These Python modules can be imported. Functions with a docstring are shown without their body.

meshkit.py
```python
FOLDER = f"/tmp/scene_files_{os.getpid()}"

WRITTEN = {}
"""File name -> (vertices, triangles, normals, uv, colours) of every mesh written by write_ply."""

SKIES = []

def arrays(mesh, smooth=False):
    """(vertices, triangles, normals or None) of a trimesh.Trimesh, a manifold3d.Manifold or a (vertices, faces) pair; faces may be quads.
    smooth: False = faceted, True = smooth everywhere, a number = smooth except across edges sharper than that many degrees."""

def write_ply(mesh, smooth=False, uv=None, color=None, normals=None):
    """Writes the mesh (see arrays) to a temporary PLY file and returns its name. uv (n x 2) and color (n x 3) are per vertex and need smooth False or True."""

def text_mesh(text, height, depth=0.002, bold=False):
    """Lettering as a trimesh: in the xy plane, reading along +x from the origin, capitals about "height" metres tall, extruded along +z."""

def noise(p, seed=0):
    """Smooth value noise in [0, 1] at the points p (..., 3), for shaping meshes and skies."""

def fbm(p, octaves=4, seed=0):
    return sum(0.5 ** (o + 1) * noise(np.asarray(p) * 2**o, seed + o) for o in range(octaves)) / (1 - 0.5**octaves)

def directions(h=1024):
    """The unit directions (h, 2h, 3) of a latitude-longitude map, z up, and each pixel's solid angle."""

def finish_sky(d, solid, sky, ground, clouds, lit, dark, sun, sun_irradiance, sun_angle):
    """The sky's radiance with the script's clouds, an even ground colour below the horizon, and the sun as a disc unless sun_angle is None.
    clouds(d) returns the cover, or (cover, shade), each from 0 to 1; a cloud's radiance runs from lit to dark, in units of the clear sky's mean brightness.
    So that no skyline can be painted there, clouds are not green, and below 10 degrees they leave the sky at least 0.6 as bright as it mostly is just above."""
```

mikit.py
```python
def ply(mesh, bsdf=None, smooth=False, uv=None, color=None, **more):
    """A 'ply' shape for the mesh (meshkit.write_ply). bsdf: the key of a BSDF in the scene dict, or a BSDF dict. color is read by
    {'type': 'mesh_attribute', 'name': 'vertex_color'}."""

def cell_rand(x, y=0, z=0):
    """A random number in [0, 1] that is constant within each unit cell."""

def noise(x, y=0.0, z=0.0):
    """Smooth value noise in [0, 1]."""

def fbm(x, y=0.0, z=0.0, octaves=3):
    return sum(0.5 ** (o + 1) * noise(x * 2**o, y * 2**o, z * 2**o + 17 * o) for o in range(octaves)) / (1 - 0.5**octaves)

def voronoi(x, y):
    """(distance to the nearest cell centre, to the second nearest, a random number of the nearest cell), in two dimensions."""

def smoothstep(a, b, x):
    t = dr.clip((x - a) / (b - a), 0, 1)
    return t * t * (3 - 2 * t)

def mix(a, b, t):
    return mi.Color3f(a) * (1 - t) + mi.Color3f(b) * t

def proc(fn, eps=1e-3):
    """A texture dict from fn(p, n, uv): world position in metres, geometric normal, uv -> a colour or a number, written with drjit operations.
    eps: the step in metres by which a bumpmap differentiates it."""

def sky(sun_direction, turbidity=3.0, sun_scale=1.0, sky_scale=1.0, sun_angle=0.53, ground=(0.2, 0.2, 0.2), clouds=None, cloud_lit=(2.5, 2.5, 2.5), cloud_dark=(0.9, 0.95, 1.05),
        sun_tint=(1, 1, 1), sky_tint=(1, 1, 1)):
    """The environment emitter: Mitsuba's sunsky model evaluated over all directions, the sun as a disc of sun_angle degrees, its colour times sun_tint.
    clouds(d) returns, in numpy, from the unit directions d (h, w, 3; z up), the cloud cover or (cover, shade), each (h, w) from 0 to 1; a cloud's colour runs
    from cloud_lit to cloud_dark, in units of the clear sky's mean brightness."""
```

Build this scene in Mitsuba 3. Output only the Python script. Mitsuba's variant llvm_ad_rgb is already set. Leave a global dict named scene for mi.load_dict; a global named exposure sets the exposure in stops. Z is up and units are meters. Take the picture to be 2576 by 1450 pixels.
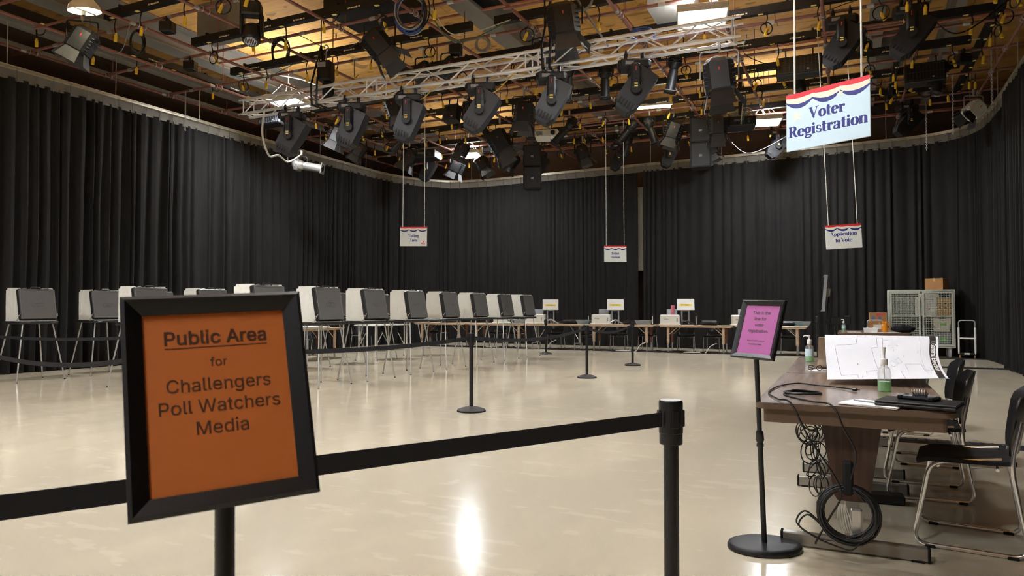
import math, random
import numpy as np
import drjit as dr
import trimesh
import mitsuba as mi
import mikit, meshkit
from mikit import proc, noise, fbm, smoothstep, mix
from shapely import affinity, union_all
from shapely.geometry import Polygon, LineString, Point, box as sbox

scene, labels = {}, {}
TF = mi.ScalarTransform4f
rng = random.Random(7)

# ------------------------------------------------------------------ camera, lights, exposure
# x runs to the right along the back curtain, y runs into the hall, z is up
YAW, PITCH = math.radians(25.3), math.atan(50 / 1790)
FWD = [-math.sin(YAW) * math.cos(PITCH), math.cos(YAW) * math.cos(PITCH), math.sin(PITCH)]
scene['camera'] = {'type': 'thinlens', 'fov': math.degrees(2 * math.atan(1288 / 1790)), 'fov_axis': 'x', 'aperture_radius': 0.0013, 'focus_distance': 6.5,
                   'to_world': TF().look_at(origin=[0, 0, 1.3], target=[FWD[0], FWD[1], 1.3 + FWD[2]], up=[0, 0, 1])}
exposure = 2.42
LAMP = (28.6, 29.6, 31.0)          # radiance of the white lens of a work light
# x, y of the hanging work lights (the first four and the scoop are in view)
WORK_LIGHTS = [(-12.44, 13.39), (-2.26, 12.56), (-11.34, 20.59), (-2.02, 20.39), (-2.3, 4.9), (-11.6, 0.4), (-2.3, -2.6), (-7.0, -3.5), (-7.0, 4.6)]

# ------------------------------------------------------------------ mesh helpers: a mesh is (vertices, triangles)
def cat(*ms):
    ms = [m for x in ms for m in (x if isinstance(x, list) else [x]) if len(m[0])]
    n, V, F = 0, [], []
    for v, f in ms:
        V.append(v); F.append(f + n); n += len(v)
    return np.vstack(V), np.vstack(F)

def tri(m):
    return np.asarray(m.vertices, float), np.asarray(m.faces, int)

def quads(q):
    q = np.asarray(q, int)
    return np.vstack([q[:, [0, 1, 2]], q[:, [0, 2, 3]]])

def mv(m, x=0, y=0, z=0):
    return m[0] + np.array([x, y, z], float), m[1]

def rot(m, axis, deg, about=(0, 0, 0)):
    a = math.radians(deg); c, s = math.cos(a), math.sin(a)
    R = {'x': [[1, 0, 0], [0, c, -s], [0, s, c]], 'y': [[c, 0, s], [0, 1, 0], [-s, 0, c]], 'z': [[c, -s, 0], [s, c, 0], [0, 0, 1]]}[axis]
    p = np.array(about, float)
    return (m[0] - p) @ np.array(R).T + p, m[1]

def mapv(m, M):
    return m[0] @ np.array(M, float).T, m[1]

def box(x0, x1, y0, y1, z0, z1):
    V = np.array([[x, y, z] for x in (x0, x1) for y in (y0, y1) for z in (z0, z1)], float)
    return V, quads([[0, 1, 3, 2], [4, 6, 7, 5], [0, 4, 5, 1], [2, 3, 7, 6], [0, 2, 6, 4], [1, 5, 7, 3]])

def bx(cx, cy, cz, sx, sy, sz, r=0.0):
    if r <= 0:
        return box(cx - sx / 2, cx + sx / 2, cy - sy / 2, cy + sy / 2, cz - sz / 2, cz + sz / 2)
    a, b, c = sx / 2, sy / 2, sz / 2
    r = min(r, a * .98, b * .98, c * .98)
    P = []
    for x in (-1, 1):
        for y in (-1, 1):
            for z in (-1, 1):
                P += [[x * a, y * (b - r), z * (c - r)], [x * (a - r), y * b, z * (c - r)], [x * (a - r), y * (b - r), z * c]]
    h = trimesh.convex.convex_hull(np.array(P))
    return mv(tri(h), cx, cy, cz)

def hull(P):
    return tri(trimesh.convex.convex_hull(np.array(P, float)))

def frame_of(d):
    d = np.asarray(d, float) / max(np.linalg.norm(d), 1e-12)
    a = np.cross(d, [0, 0, 1.0] if abs(d[2]) < 0.95 else [1.0, 0, 0]); a /= np.linalg.norm(a)
    return d, a, np.cross(d, a)

def tube(P, r, n=8, closed=False, cap=True):
    P = np.asarray(P, float); k = len(P)
    r = np.broadcast_to(np.asarray(r, float), (k,))
    if closed:
        T = np.roll(P, -1, 0) - np.roll(P, 1, 0)
    else:
        T = np.gradient(P, axis=0)
    T = T / np.maximum(np.linalg.norm(T, axis=1, keepdims=True), 1e-12)
    _, a, _ = frame_of(T[0])
    A = []
    for t in T:
        a = a - t * (a @ t); a = a / max(np.linalg.norm(a), 1e-9); A.append(a)
    A = np.array(A); B = np.cross(T, A)
    th = np.arange(n) * 2 * math.pi / n
    V = (P[:, None] + r[:, None, None] * (np.cos(th)[None, :, None] * A[:, None] + np.sin(th)[None, :, None] * B[:, None])).reshape(-1, 3)
    i, j = np.meshgrid(np.arange(k if closed else k - 1), np.arange(n), indexing='ij')
    i, j = i.ravel(), j.ravel(); i2 = (i + 1) % k; j2 = (j + 1) % n
    F = quads(np.stack([i * n + j, i * n + j2, i2 * n + j2, i2 * n + j], 1))
    if cap and not closed:
        V = np.vstack([V, P[:1], P[-1:]]); c0, c1 = len(V) - 2, len(V) - 1
        j = np.arange(n); j2 = (j + 1) % n
        F = np.vstack([F, np.stack([j2, j, j * 0 + c0], 1), np.stack([(k - 1) * n + j, (k - 1) * n + j2, j * 0 + c1], 1)])
    return V, F

def cyl(p0, p1, r, n=12, r1=None):
    return tube([p0, p1], [r, r if r1 is None else r1], n)

def lathe(prof, n=24):
    """prof: (radius, z) from bottom to top"""
    prof = np.asarray(prof, float); k = len(prof)
    th = np.arange(n) * 2 * math.pi / n
    V = np.stack([prof[:, :1] * np.cos(th), prof[:, :1] * np.sin(th), np.repeat(prof[:, 1:], n, 1)], -1).reshape(-1, 3)
    i, j = np.meshgrid(np.arange(k - 1), np.arange(n), indexing='ij'); i, j = i.ravel(), j.ravel(); j2 = (j + 1) % n
    F = quads(np.stack([i * n + j, i * n + j2, (i + 1) * n + j2, (i + 1) * n + j], 1))
    V = np.vstack([V, [[0, 0, prof[0, 1]], [0, 0, prof[-1, 1]]]]); j = np.arange(n); j2 = (j + 1) % n
    F = np.vstack([F, np.stack([j2, j, j * 0 + len(V) - 2], 1), np.stack([(k - 1) * n + j, (k - 1) * n + j2, j * 0 + len(V) - 1], 1)])
    return V, F

def grid(P, closed=False):
    """P: (a, b, 3) points -> a sheet"""
    P = np.asarray(P, float); a, b = P.shape[:2]
    i, j = np.meshgrid(np.arange(a - 1), np.arange(b - 1), indexing='ij'); i, j = i.ravel(), j.ravel()
    return P.reshape(-1, 3), quads(np.stack([i * b + j, i * b + j + 1, (i + 1) * b + j + 1, (i + 1) * b + j], 1))

def slab(P, t):
    """a sheet with thickness t: P (a, b, 3), offset along its normals"""
    P = np.asarray(P, float); a, b = P.shape[:2]
    N = np.cross(np.gradient(P, axis=0), np.gradient(P, axis=1)); N /= np.maximum(np.linalg.norm(N, axis=2, keepdims=True), 1e-9)
    Q = P - N * t
    V, F = grid(P); V2, F2 = grid(Q); F2 = F2[:, ::-1] + a * b
    idx = np.arange(a * b).reshape(a, b)
    loop = np.concatenate([idx[0, :], idx[1:, -1], idx[-1, -2::-1], idx[-2:0:-1, 0]])
    l2 = np.roll(loop, -1)
    S = quads(np.stack([loop, loop + a * b, l2 + a * b, l2], 1))
    return np.vstack([V, V2]), np.vstack([F, F2, S])

def extr(poly, h):
    """polygon(s) in xy, extruded up by h"""
    ms = [tri(trimesh.creation.extrude_polygon(g, h, engine='earcut')) for g in getattr(poly, 'geoms', [poly]) if g.area > 1e-9]
    return cat(ms)

def upright(m):
    """xy drawing -> stands in the xz plane, its front facing -y"""
    return mapv(m, [[1, 0, 0], [0, 0, -1], [0, 1, 0]])

def rrect(w, h, r, n=5):
    return sbox(-w / 2 + r, -h / 2 + r, w / 2 - r, h / 2 - r).buffer(r, quad_segs=n)

def bez(*P, n=14):
    """a smooth curve through the points (Catmull-Rom)"""
    P = np.array(P, float); Q = np.vstack([2 * P[0] - P[1], P, 2 * P[-1] - P[-2]]); out = []
    for i in range(len(P) - 1):
        t = np.linspace(0, 1, n, endpoint=(i == len(P) - 2))[:, None]
        a, b, c, d = Q[i:i + 4]
        out.append(.5 * (2 * b + (c - a) * t + (2 * a - 5 * b + 4 * c - d) * t ** 2 + (3 * b - a - 3 * c + d) * t ** 3))
    return np.vstack(out)

def fillet(P, r, n=5):
    """a polyline with rounded corners"""
    P = np.array(P, float); out = [P[0]]
    for a, b, c in zip(P[:-2], P[1:-1], P[2:]):
        u, v = a - b, c - b; lu, lv = np.linalg.norm(u), np.linalg.norm(v); q = min(r, lu * .49, lv * .49)
        p0, p1 = b + u / lu * q, b + v / lv * q
        for t in np.linspace(0, 1, n):
            out.append((1 - t) ** 2 * p0 + 2 * t * (1 - t) * b + t * t * p1)
    out.append(P[-1])
    return np.array(out)

def coil(R, r, turns, jitter, seed, n=8, squash=1.0, seg=26):
    """a bundle of cable loops hanging in the xz plane, its top at z = 0"""
    g = np.random.default_rng(seed); k = turns * seg
    th = np.linspace(0, 2 * math.pi * turns, k)
    a, b, c = (np.interp(th, np.linspace(0, th[-1], turns * 3), g.normal(0, 1, turns * 3)) for _ in range(3))
    rad = R * (1 + jitter * a)
    return tube(np.stack([rad * np.sin(th), jitter * R * 1.6 * b, -R * squash + rad * np.cos(th) * squash + jitter * R * .4 * c], 1), r, n)

# ------------------------------------------------------------------ the scene: keys, things, parts
COUNT = {}
def new_key(name):
    i = COUNT.get(name, 0); COUNT[name] = i + 1
    return name if i == 0 else f'{name}_{i:03d}'

def P(mesh, mat, smooth=False, **kw):
    return mikit.ply(mesh, mat, smooth=smooth, **kw)

def at(x=0, y=0, z=0, rz=0, ry=0, rx=0, s=1.0):
    t = TF().translate([float(x), float(y), float(z)])
    if rz: t = t @ TF().rotate([0, 0, 1], float(rz))
    if ry: t = t @ TF().rotate([0, 1, 0], float(ry))
    if rx: t = t @ TF().rotate([1, 0, 0], float(rx))
    if s != 1.0: t = t @ TF().scale(float(s))
    return t

def frame_T(C, X, Y, Z):
    M = np.eye(4); M[:3, 0], M[:3, 1], M[:3, 2], M[:3, 3] = X, Y, Z, C
    return TF(M)

def thing(name, label, cat_, parts, T=None, group=None, kind=None):
    """parts: [(name, ply)], (name, ply, [sub-parts]) or (name, ply, subs, extra_transform); a thing of one mesh: ply alone"""
    key = new_key(name)
    lab = {'label': label}
    if cat_: lab['category'] = cat_
    if group: lab['group'] = group
    if kind: lab['kind'] = kind
    labels[key] = lab
    def put(k, d, extra=None):
        t = T if extra is None else (extra if T is None else T @ extra)
        scene[k] = dict(d) if t is None else {**d, 'to_world': t}
    if isinstance(parts, dict):
        put(key, parts); return key
    used = {}
    def sub(parent, ps):
        used_here = {}
        for p in ps:
            n = p[0]; i = used_here.get(n, 0); used_here[n] = i + 1
            k = f'{parent}__{n}' + (f'_{i:03d}' if i else '')
            extra = p[3] if len(p) > 3 else None
            if p[1] is not None:
                put(k, p[1], extra)
            if len(p) > 4 and p[4]: labels[k] = p[4]
            if len(p) > 2 and p[2]:
                sub(k, [tuple(q) + (None,) * (3 - len(q)) + (extra,) if len(q) < 4 else q for q in p[2]])
    sub(key, parts)
    return key

def struct(name, mesh, mat, label=None, smooth=False):
    scene[name] = P(mesh, mat, smooth)
    labels[name] = {'kind': 'structure'}
    if label: labels[name]['label'] = label
    return name

# ------------------------------------------------------------------ materials
def mat(key, color, rough=0.5, metallic=0.0, spec=0.5, two=True, **kw):
    c = color if isinstance(color, dict) else {'type': 'rgb', 'value': [float(x) for x in color]}
    r = rough if isinstance(rough, dict) else float(rough)
    b = {'type': 'principled', 'base_color': c, 'roughness': r, 'metallic': float(metallic), 'specular': float(spec), **kw}
    scene[key] = {'type': 'twosided', 'bsdf': b} if two else b
    return key

def floor_color(p, n, uv):
    big = fbm(p.x * .45, p.y * .45, 3.1, 3)
    fine = fbm(p.x * 3.1 + 7, p.y * 1.1, 1.7, 3)
    scuff = smoothstep(.66, .74, fbm(p.x * 4.1 + 30, p.y * 11.5, 9.0, 4))
    c = mix((.462, .410, .298), (.388, .345, .258), smoothstep(.3, .7, .6 * big + .4 * fine))
    return mix(c, (.55, .50, .39), .22 * scuff)

def floor_rough(p, n, uv):
    return .09 + .09 * fbm(p.x * 2.3, p.y * .8, 4.0, 3)

mat('mat_floor', proc(floor_color), proc(floor_rough), spec=.7)

def plywood(p, n, uv):
    cell = mikit.cell_rand(p.x / 2.6 + 50, p.y / 1.3 + 50, 3)
    g = fbm(p.x * 1.6 + cell * 40, p.y * 15 + cell * 13, cell * 9, 3)
    knot = smoothstep(.74, .80, noise(p.x * 3.3 + 4, p.y * 6.1, cell * 20))
    c = mix((.88, .52, .165), (.74, .40, .108), smoothstep(.3, .75, g))
    c = mix(c, (.60, .33, .11), .6 * cell)
    return mix(c, (.20, .09, .03), .55 * knot)
mat('mat_plywood', proc(plywood), .7, spec=.25)

def curtain_color(p, n, uv):
    w = fbm(p.x * 9, p.y * 9, p.z * 2.0, 3)
    return mix((.0095, .0092, .0092), (.0165, .0152, .0138), w)
mat('mat_curtain', proc(curtain_color), .85, spec=.25, sheen=.35)

def wall_color(p, n, uv):
    return mix((.12, .092, .080), (.17, .132, .115), fbm(p.x * .8 + p.y * .8, p.z * 1.3, 2.0, 3))
mat('mat_wall', proc(wall_color), .9, spec=.2)

def wood_grain(a, b, scale=1.0):
    def f(p, n, uv):
        q = p.x * 1.0
        g = fbm(p.x * 38 * scale, p.y * 2.2 * scale + 9, p.z * 4, 3)
        return mix(a, b, smoothstep(.25, .75, g))
    return proc(f)
mat('mat_laminate', wood_grain((.185, .130, .095), (.115, .078, .054)), .22, spec=.5)
mat('mat_table_edge', (.115, .070, .043), .45)
def pedestal_grain(p, n, uv):
    g = fbm(p.x * 45, p.y * 45, p.z * 2.5, 3)
    return mix((.062, .029, .018), (.034, .017, .011), smoothstep(.25, .75, g))
mat('mat_pedestal', proc(pedestal_grain), .4)
def oak(p, n, uv):
    g = fbm(p.x * 2.5, p.y * 30, p.z * 30, 3)
    return mix((.60, .45, .31), (.49, .345, .215), smoothstep(.25, .75, g))
mat('mat_oak', proc(oak), .4)
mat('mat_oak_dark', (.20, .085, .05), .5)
mat('mat_pipe', (.26, .115, .095), .42)
mat('mat_sprinkler', (.50, .19, .115), .4)
def beam_color(p, n, uv):
    return mix((.21, .20, .175), (.28, .265, .23), fbm(p.x * 2, p.y * .9, p.z * 3, 3))
mat('mat_beam', proc(beam_color), .7, spec=.3)
mat('mat_raceway', (.0075, .0077, .0088), .5, spec=.4)
mat('mat_black', (.0062, .0062, .0072), .42)
mat('mat_black_matte', (.011, .011, .012), .8, spec=.2)
mat('mat_black_gloss', (.010, .010, .011), .18)
mat('mat_cable', (.0062, .0062, .0068), .45)
mat('mat_grey_cable', (.30, .31, .32), .5)
mat('mat_white_cable', (.62, .60, .53), .5)
mat('mat_green_cable', (.05, .16, .10), .5)
mat('mat_blue_cable', (.03, .07, .22), .45)
mat('mat_yellow_cable', (.60, .38, .05), .5)
mat('mat_fixture', (.026, .028, .033), .42)
mat('mat_fixture_dark', (.0085, .009, .0105), .5)
mat('mat_grille', (.014, .014, .016), .6)
mat('mat_door_grey', (.045, .045, .045), .6)
mat('mat_sticker_grey', (.30, .31, .33), .5)
mat('mat_yellow', (.92, .62, .05), .5)
mat('mat_sticker_yellow', (.92, .74, .22), .6)
mat('mat_alu', (.82, .83, .84), .34, metallic=.35)
mat('mat_track', (.58, .54, .43), .35, metallic=.55)
mat('mat_track_web', (.16, .145, .115), .6)
mat('mat_silver', (.55, .54, .51), .3, metallic=.8)
mat('mat_zinc', (.55, .55, .54), .4, metallic=.6)
mat('mat_chrome', (.86, .86, .87), .13, metallic=.95)
mat('mat_white_plastic', (.66, .66, .59), .45)
mat('mat_white', (.78, .77, .72), .5)
mat('mat_cream', (.74, .70, .58), .5)
mat('mat_panel_white', (.74, .735, .66), .5)
def lid_color(p, n, uv):
    return mix((.088, .085, .080), (.112, .108, .101), fbm(p.x * 60, p.y * 60, p.z * 60, 2))
mat('mat_lid', proc(lid_color), .48)
mat('mat_lid_side', (.020, .020, .021), .34)
mat('mat_tray', (.018, .018, .019), .4)
mat('mat_leg', (.54, .53, .50), .3, metallic=.6)
mat('mat_stanchion', (.0055, .0055, .0068), .38)
mat('mat_stanchion_base', (.042, .040, .038), .5)
mat('mat_belt', (.019, .019, .022), .7, spec=.3)
mat('mat_orange_paper', (.62, .165, .032), .55)
mat('mat_purple_paper', (.37, .080, .28), .5)
mat('mat_ink', (.014, .012, .012), .6)
mat('mat_ink_brown', (.07, .022, .010), .6)
mat('mat_sign_blue', (.56, .71, .79), .55)
mat('mat_sign_white', (.72, .74, .68), .55)
mat('mat_red', (.66, .022, .035), .5)
mat('mat_sign_cream', (.76, .70, .55), .55)
mat('mat_star', (.68, .71, .62), .55)
mat('mat_navy', (.022, .026, .19), .5)
mat('mat_rope', (.74, .71, .62), .7)
mat('mat_paper', (.80, .79, .76), .6)
def map_paper(p, n, uv):
    return mix((.70, .71, .73), (.64, .655, .69), fbm(p.x * 9, p.y * 2, p.z * 9, 3))
mat('mat_map', proc(map_paper), .6)
mat('mat_map_back', (.60, .48, .36), .7)
mat('mat_ink_blue', (.05, .06, .16), .6)
mat('mat_cardboard', (.47, .245, .10), .75, spec=.2)
mat('mat_cardboard_light', (.58, .34, .11), .75, spec=.2)
mat('mat_tape', (.62, .44, .26), .4)
mat('mat_red_print', (.62, .11, .07), .6)
mat('mat_blue_print', (.16, .17, .32), .6)
mat('mat_cage', (.60, .63, .54), .45)
mat('mat_green_label', (.16, .62, .05), .5)
mat('mat_grey_bin', (.27, .29, .31), .5)
mat('mat_wheel', (.40, .41, .42), .5)
mat('mat_caster', (.50, .33, .13), .5)
mat('mat_chair', (.0085, .0085, .009), .28)
mat('mat_seat', (.0065, .0065, .007), .6, spec=.3)
mat('mat_printer', (.72, .70, .60), .5)
mat('mat_yellow_print', (.82, .58, .03), .6)
mat('mat_pink', (.62, .17, .22), .6)
mat('mat_orange_bottle', (.72, .26, .02), .35)
mat('mat_rubber', (.008, .008, .008), .8, spec=.2)
mat('mat_foot', (.33, .31, .27), .28, metallic=.7)
mat('mat_floor_cover', (.020, .021, .023), .45)
mat('mat_lens', (.02, .022, .03), .05)
mat('mat_led', (.85, .86, .9), .3)
mat('mat_gap_post', (.44, .42, .36), .8)
scene['mat_gel'] = {'type': 'blendbsdf', 'weight': .45, 'a': {'type': 'thindielectric', 'int_ior': 1.36, 'specular_transmittance': {'type': 'rgb', 'value': [.62, .95, .62]}},
                    'b': {'type': 'twosided', 'bsdf': {'type': 'diffuse', 'reflectance': {'type': 'rgb', 'value': [.42, .80, .40]}}}}
scene['mat_clear'] = {'type': 'blendbsdf', 'weight': .13, 'a': {'type': 'thindielectric', 'int_ior': 1.5},
                      'b': {'type': 'twosided', 'bsdf': {'type': 'diffuse', 'reflectance': {'type': 'rgb', 'value': [.75, .77, .75]}}}}

# ================================================================== the setting
struct('floor', box(-18.5, 6.5, -8.5, 26.5, -.3, 0), 'mat_floor', 'glossy beige sealed concrete floor of the studio')
X0, X1, Y0, Y1, ZC = -16.6, 4.6, -7.2, 24.8, 7.8
struct('wall_left', box(X0 - .2, X0, Y0 - .2, Y1 + .2, 0, ZC), 'mat_wall', 'dark brown side wall above the long curtain')
struct('wall_right', box(X1, X1 + .2, Y0 - .2, Y1 + .2, 0, ZC), 'mat_wall', 'dark brown side wall at the curved curtain end')
struct('wall_back', box(X0, X1, Y1, Y1 + .2, 0, ZC), 'mat_wall', 'dark brown end wall above the back curtain')
struct('wall_front', box(X0, X1, Y0 - .2, Y0, 0, ZC), 'mat_wall')
struct('ceiling', box(X0 - .3, X1 + .3, Y0 - .3, Y1 + .3, ZC + .03, ZC + .2), 'mat_black_matte', 'orange brown plywood panel ceiling')
pan = P(box(.005, 2.595, .005, 1.295, ZC, ZC + .03), 'mat_plywood')
i = 0
for a in range(9):
    for b in range(25):
        x, y = -17.0 + 2.6 * a - (1.3 if b % 2 else 0), -7.4 + 1.3 * b
        if x > X1 or y > Y1 + .1: continue
        scene['ceiling__panel' + (f'_{i:03d}' if i else '')] = {**pan, 'to_world': at(x, y, 0)}; i += 1

def ibeam(w, h, z0):
    t = .025
    return cat(box(-w / 2, w / 2, Y0, Y1, z0, z0 + t), box(-.012, .012, Y0, Y1, z0 + t, z0 + h - t), box(-w / 2, w / 2, Y0, Y1, z0 + h - t, z0 + h))
for nm, x, w in (('ceiling_beam', -14.05, .46), ('ceiling_beam_001', -6.78, .46), ('ceiling_beam_002', .62, .24), ('ceiling_beam_003', 2.06, .18)):
    struct(nm, mv(ibeam(w, .56, 7.22), x), 'mat_beam')

# ------------------------------------------------------------------ curtain track and curtains
TRACK = bez((-14.92, -6.5), (-14.92, 4), (-14.92, 12), (-14.92, 18.6), (-14.75, 21.2), (-14.0, 22.75), (-12.6, 23.45), (-10, 23.35), (-6, 23.15), (-2.5, 22.98), (.2, 22.82), (1.9, 22.62),
            (2.85, 21.9), (3.15, 20.2), (3.12, 15), (3.12, 6), (3.12, -6.5), n=60)
seg = np.linalg.norm(np.diff(TRACK, axis=0), axis=1); ARC = np.concatenate([[0], np.cumsum(seg)])
def on_track(s):
    s = np.asarray(s, float)
    p = np.stack([np.interp(s, ARC, TRACK[:, 0]), np.interp(s, ARC, TRACK[:, 1])], -1)
    q = np.stack([np.interp(s + .15, ARC, TRACK[:, 0]) - np.interp(s - .15, ARC, TRACK[:, 0]), np.interp(s + .15, ARC, TRACK[:, 1]) - np.interp(s - .15, ARC, TRACK[:, 1])], -1)
    q /= np.maximum(np.linalg.norm(q, axis=-1, keepdims=True), 1e-9)
    return p, np.stack([q[..., 1], -q[..., 0]], -1)          # the normal points into the hall
def arc_at(x, y):
    return ARC[np.argmin((TRACK[:, 0] - x) ** 2 + (TRACK[:, 1] - y) ** 2)]

def ribbon(off, z0, z1, thick, s0=0, s1=None):
    s = np.arange(s0, s1 or ARC[-1], .12); p, n = on_track(s)
    ring = [(off, z0), (off + thick, z0), (off + thick, z1), (off, z1), (off, z0)]
    G = np.stack([np.concatenate([p + n * o, np.full((len(s), 1), z)], 1) for o, z in ring], 1)
    return grid(G)
rail = cat(ribbon(-.05, 6.02, 6.10, .10), ribbon(.05, 6.02, 6.035, .03), ribbon(.05, 6.075, 6.09, .02))
web = ribbon(-.012, 5.83, 6.02, .02)
low = ribbon(-.02, 5.82, 5.85, .04)
def carriers():
    s = np.arange(.2, ARC[-1], .36); p, n = on_track(s); out = []
    for a, b in zip(p, n):
        q = a + b * .05
        out.append(box(q[0] - .005, q[0] + .005, q[1] - .005, q[1] + .005, 5.78, 6.03))
        out.append(box(q[0] - .025, q[0] + .025, q[1] - .025, q[1] + .025, 6.02, 6.045))
    return cat(out)
def chain(L, n_links=None, r=.006, w=.018, l=.05):
    ms = []
    for k in range(int(L / (l * .8))):
        th = np.linspace(0, 2 * math.pi, 9)[:-1]
        a = np.stack([w * np.cos(th), 0 * th, l * .55 * np.sin(th) - k * l * .8 - l / 2], 1)
        if k % 2: a = a[:, [1, 0, 2]]
        ms.append(tube(a, r, 4, closed=True))
    return cat(ms)
hang = P(cyl((0, 0, 6.08), (0, 0, 7.8), .012, 5), 'mat_zinc')
hangers = []
for s in np.arange(1.0, ARC[-1], 2.3):
    p, n = on_track(s); hangers.append(('hanger_rod', hang, None, at(p[0], p[1])))
thing('curtain_track', 'long pale aluminium curtain rail bending round the hall above the black curtains', 'curtain track',
      [('rail', P(rail, 'mat_track')), ('web', P(web, 'mat_track_web')), ('lower_rail', P(low, 'mat_track_web')), ('carriers', P(carriers(), 'mat_track_web'))] + hangers)
labels['curtain_track__carriers'] = {'kind': 'stuff', 'label': 'row of small curtain carriers hooked on the rail'}

def curtain(s0, s1, amp, lam, seed, off=0.0, edge=None):
    g = np.random.default_rng(seed)
    n = int((s1 - s0) / .014) + 2; t = np.linspace(0, 1, n); s = s0 + (s1 - s0) * t
    k = int((s1 - s0) / lam) + 8
    lamv = lam * np.exp(g.normal(0, .38, k)); ph = np.concatenate([[0], np.cumsum(lamv)])
    phase = np.interp(s - s0, ph[:k], np.arange(k)) * 2 * math.pi
    a = amp * np.interp(s - s0, ph[:k], np.clip(g.normal(1, .38, k), .25, 2))
    a2 = np.interp(s - s0, ph[:k], g.uniform(-.9, .9, k))
    zs = np.array([.015, .25, .7, 1.3, 2.0, 2.8, 3.6, 4.3, 4.9, 5.4, 5.7, 5.86])
    p, nrm = on_track(s); rows = []
    for z in zs:
        w = meshkit.noise(np.stack([s * 1.1, np.full(n, z * .33), np.full(n, seed * 1.7)], 1)) - .5
        w2 = meshkit.noise(np.stack([s * 3.7, np.full(n, z * .6), np.full(n, seed * 3.1)], 1)) - .5
        flare = 1.0 - .45 * (z / 5.86) ** 3
        o = off + flare * a * (np.sin(phase + 1.1 * w) + .42 * a2 * np.sin(2 * phase + 2.2 * w + a2 * 3)) + .10 * amp / .06 * w2 * .5
        sl = .012 * w2
        q = p + nrm * o[:, None]
        rows.append(np.concatenate([q, np.full((n, 1), z) + (.02 * w2[:, None] if z < .1 else 0)], 1))
    return slab(np.stack(rows, 1), .012)
sA, sB, sB2, sC, sD = arc_at(-14.5, 22.0), arc_at(-6.33, 23.2), arc_at(-6.14, 23.2), arc_at(2.7, 22.1), arc_at(3.12, 17.9)
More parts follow.
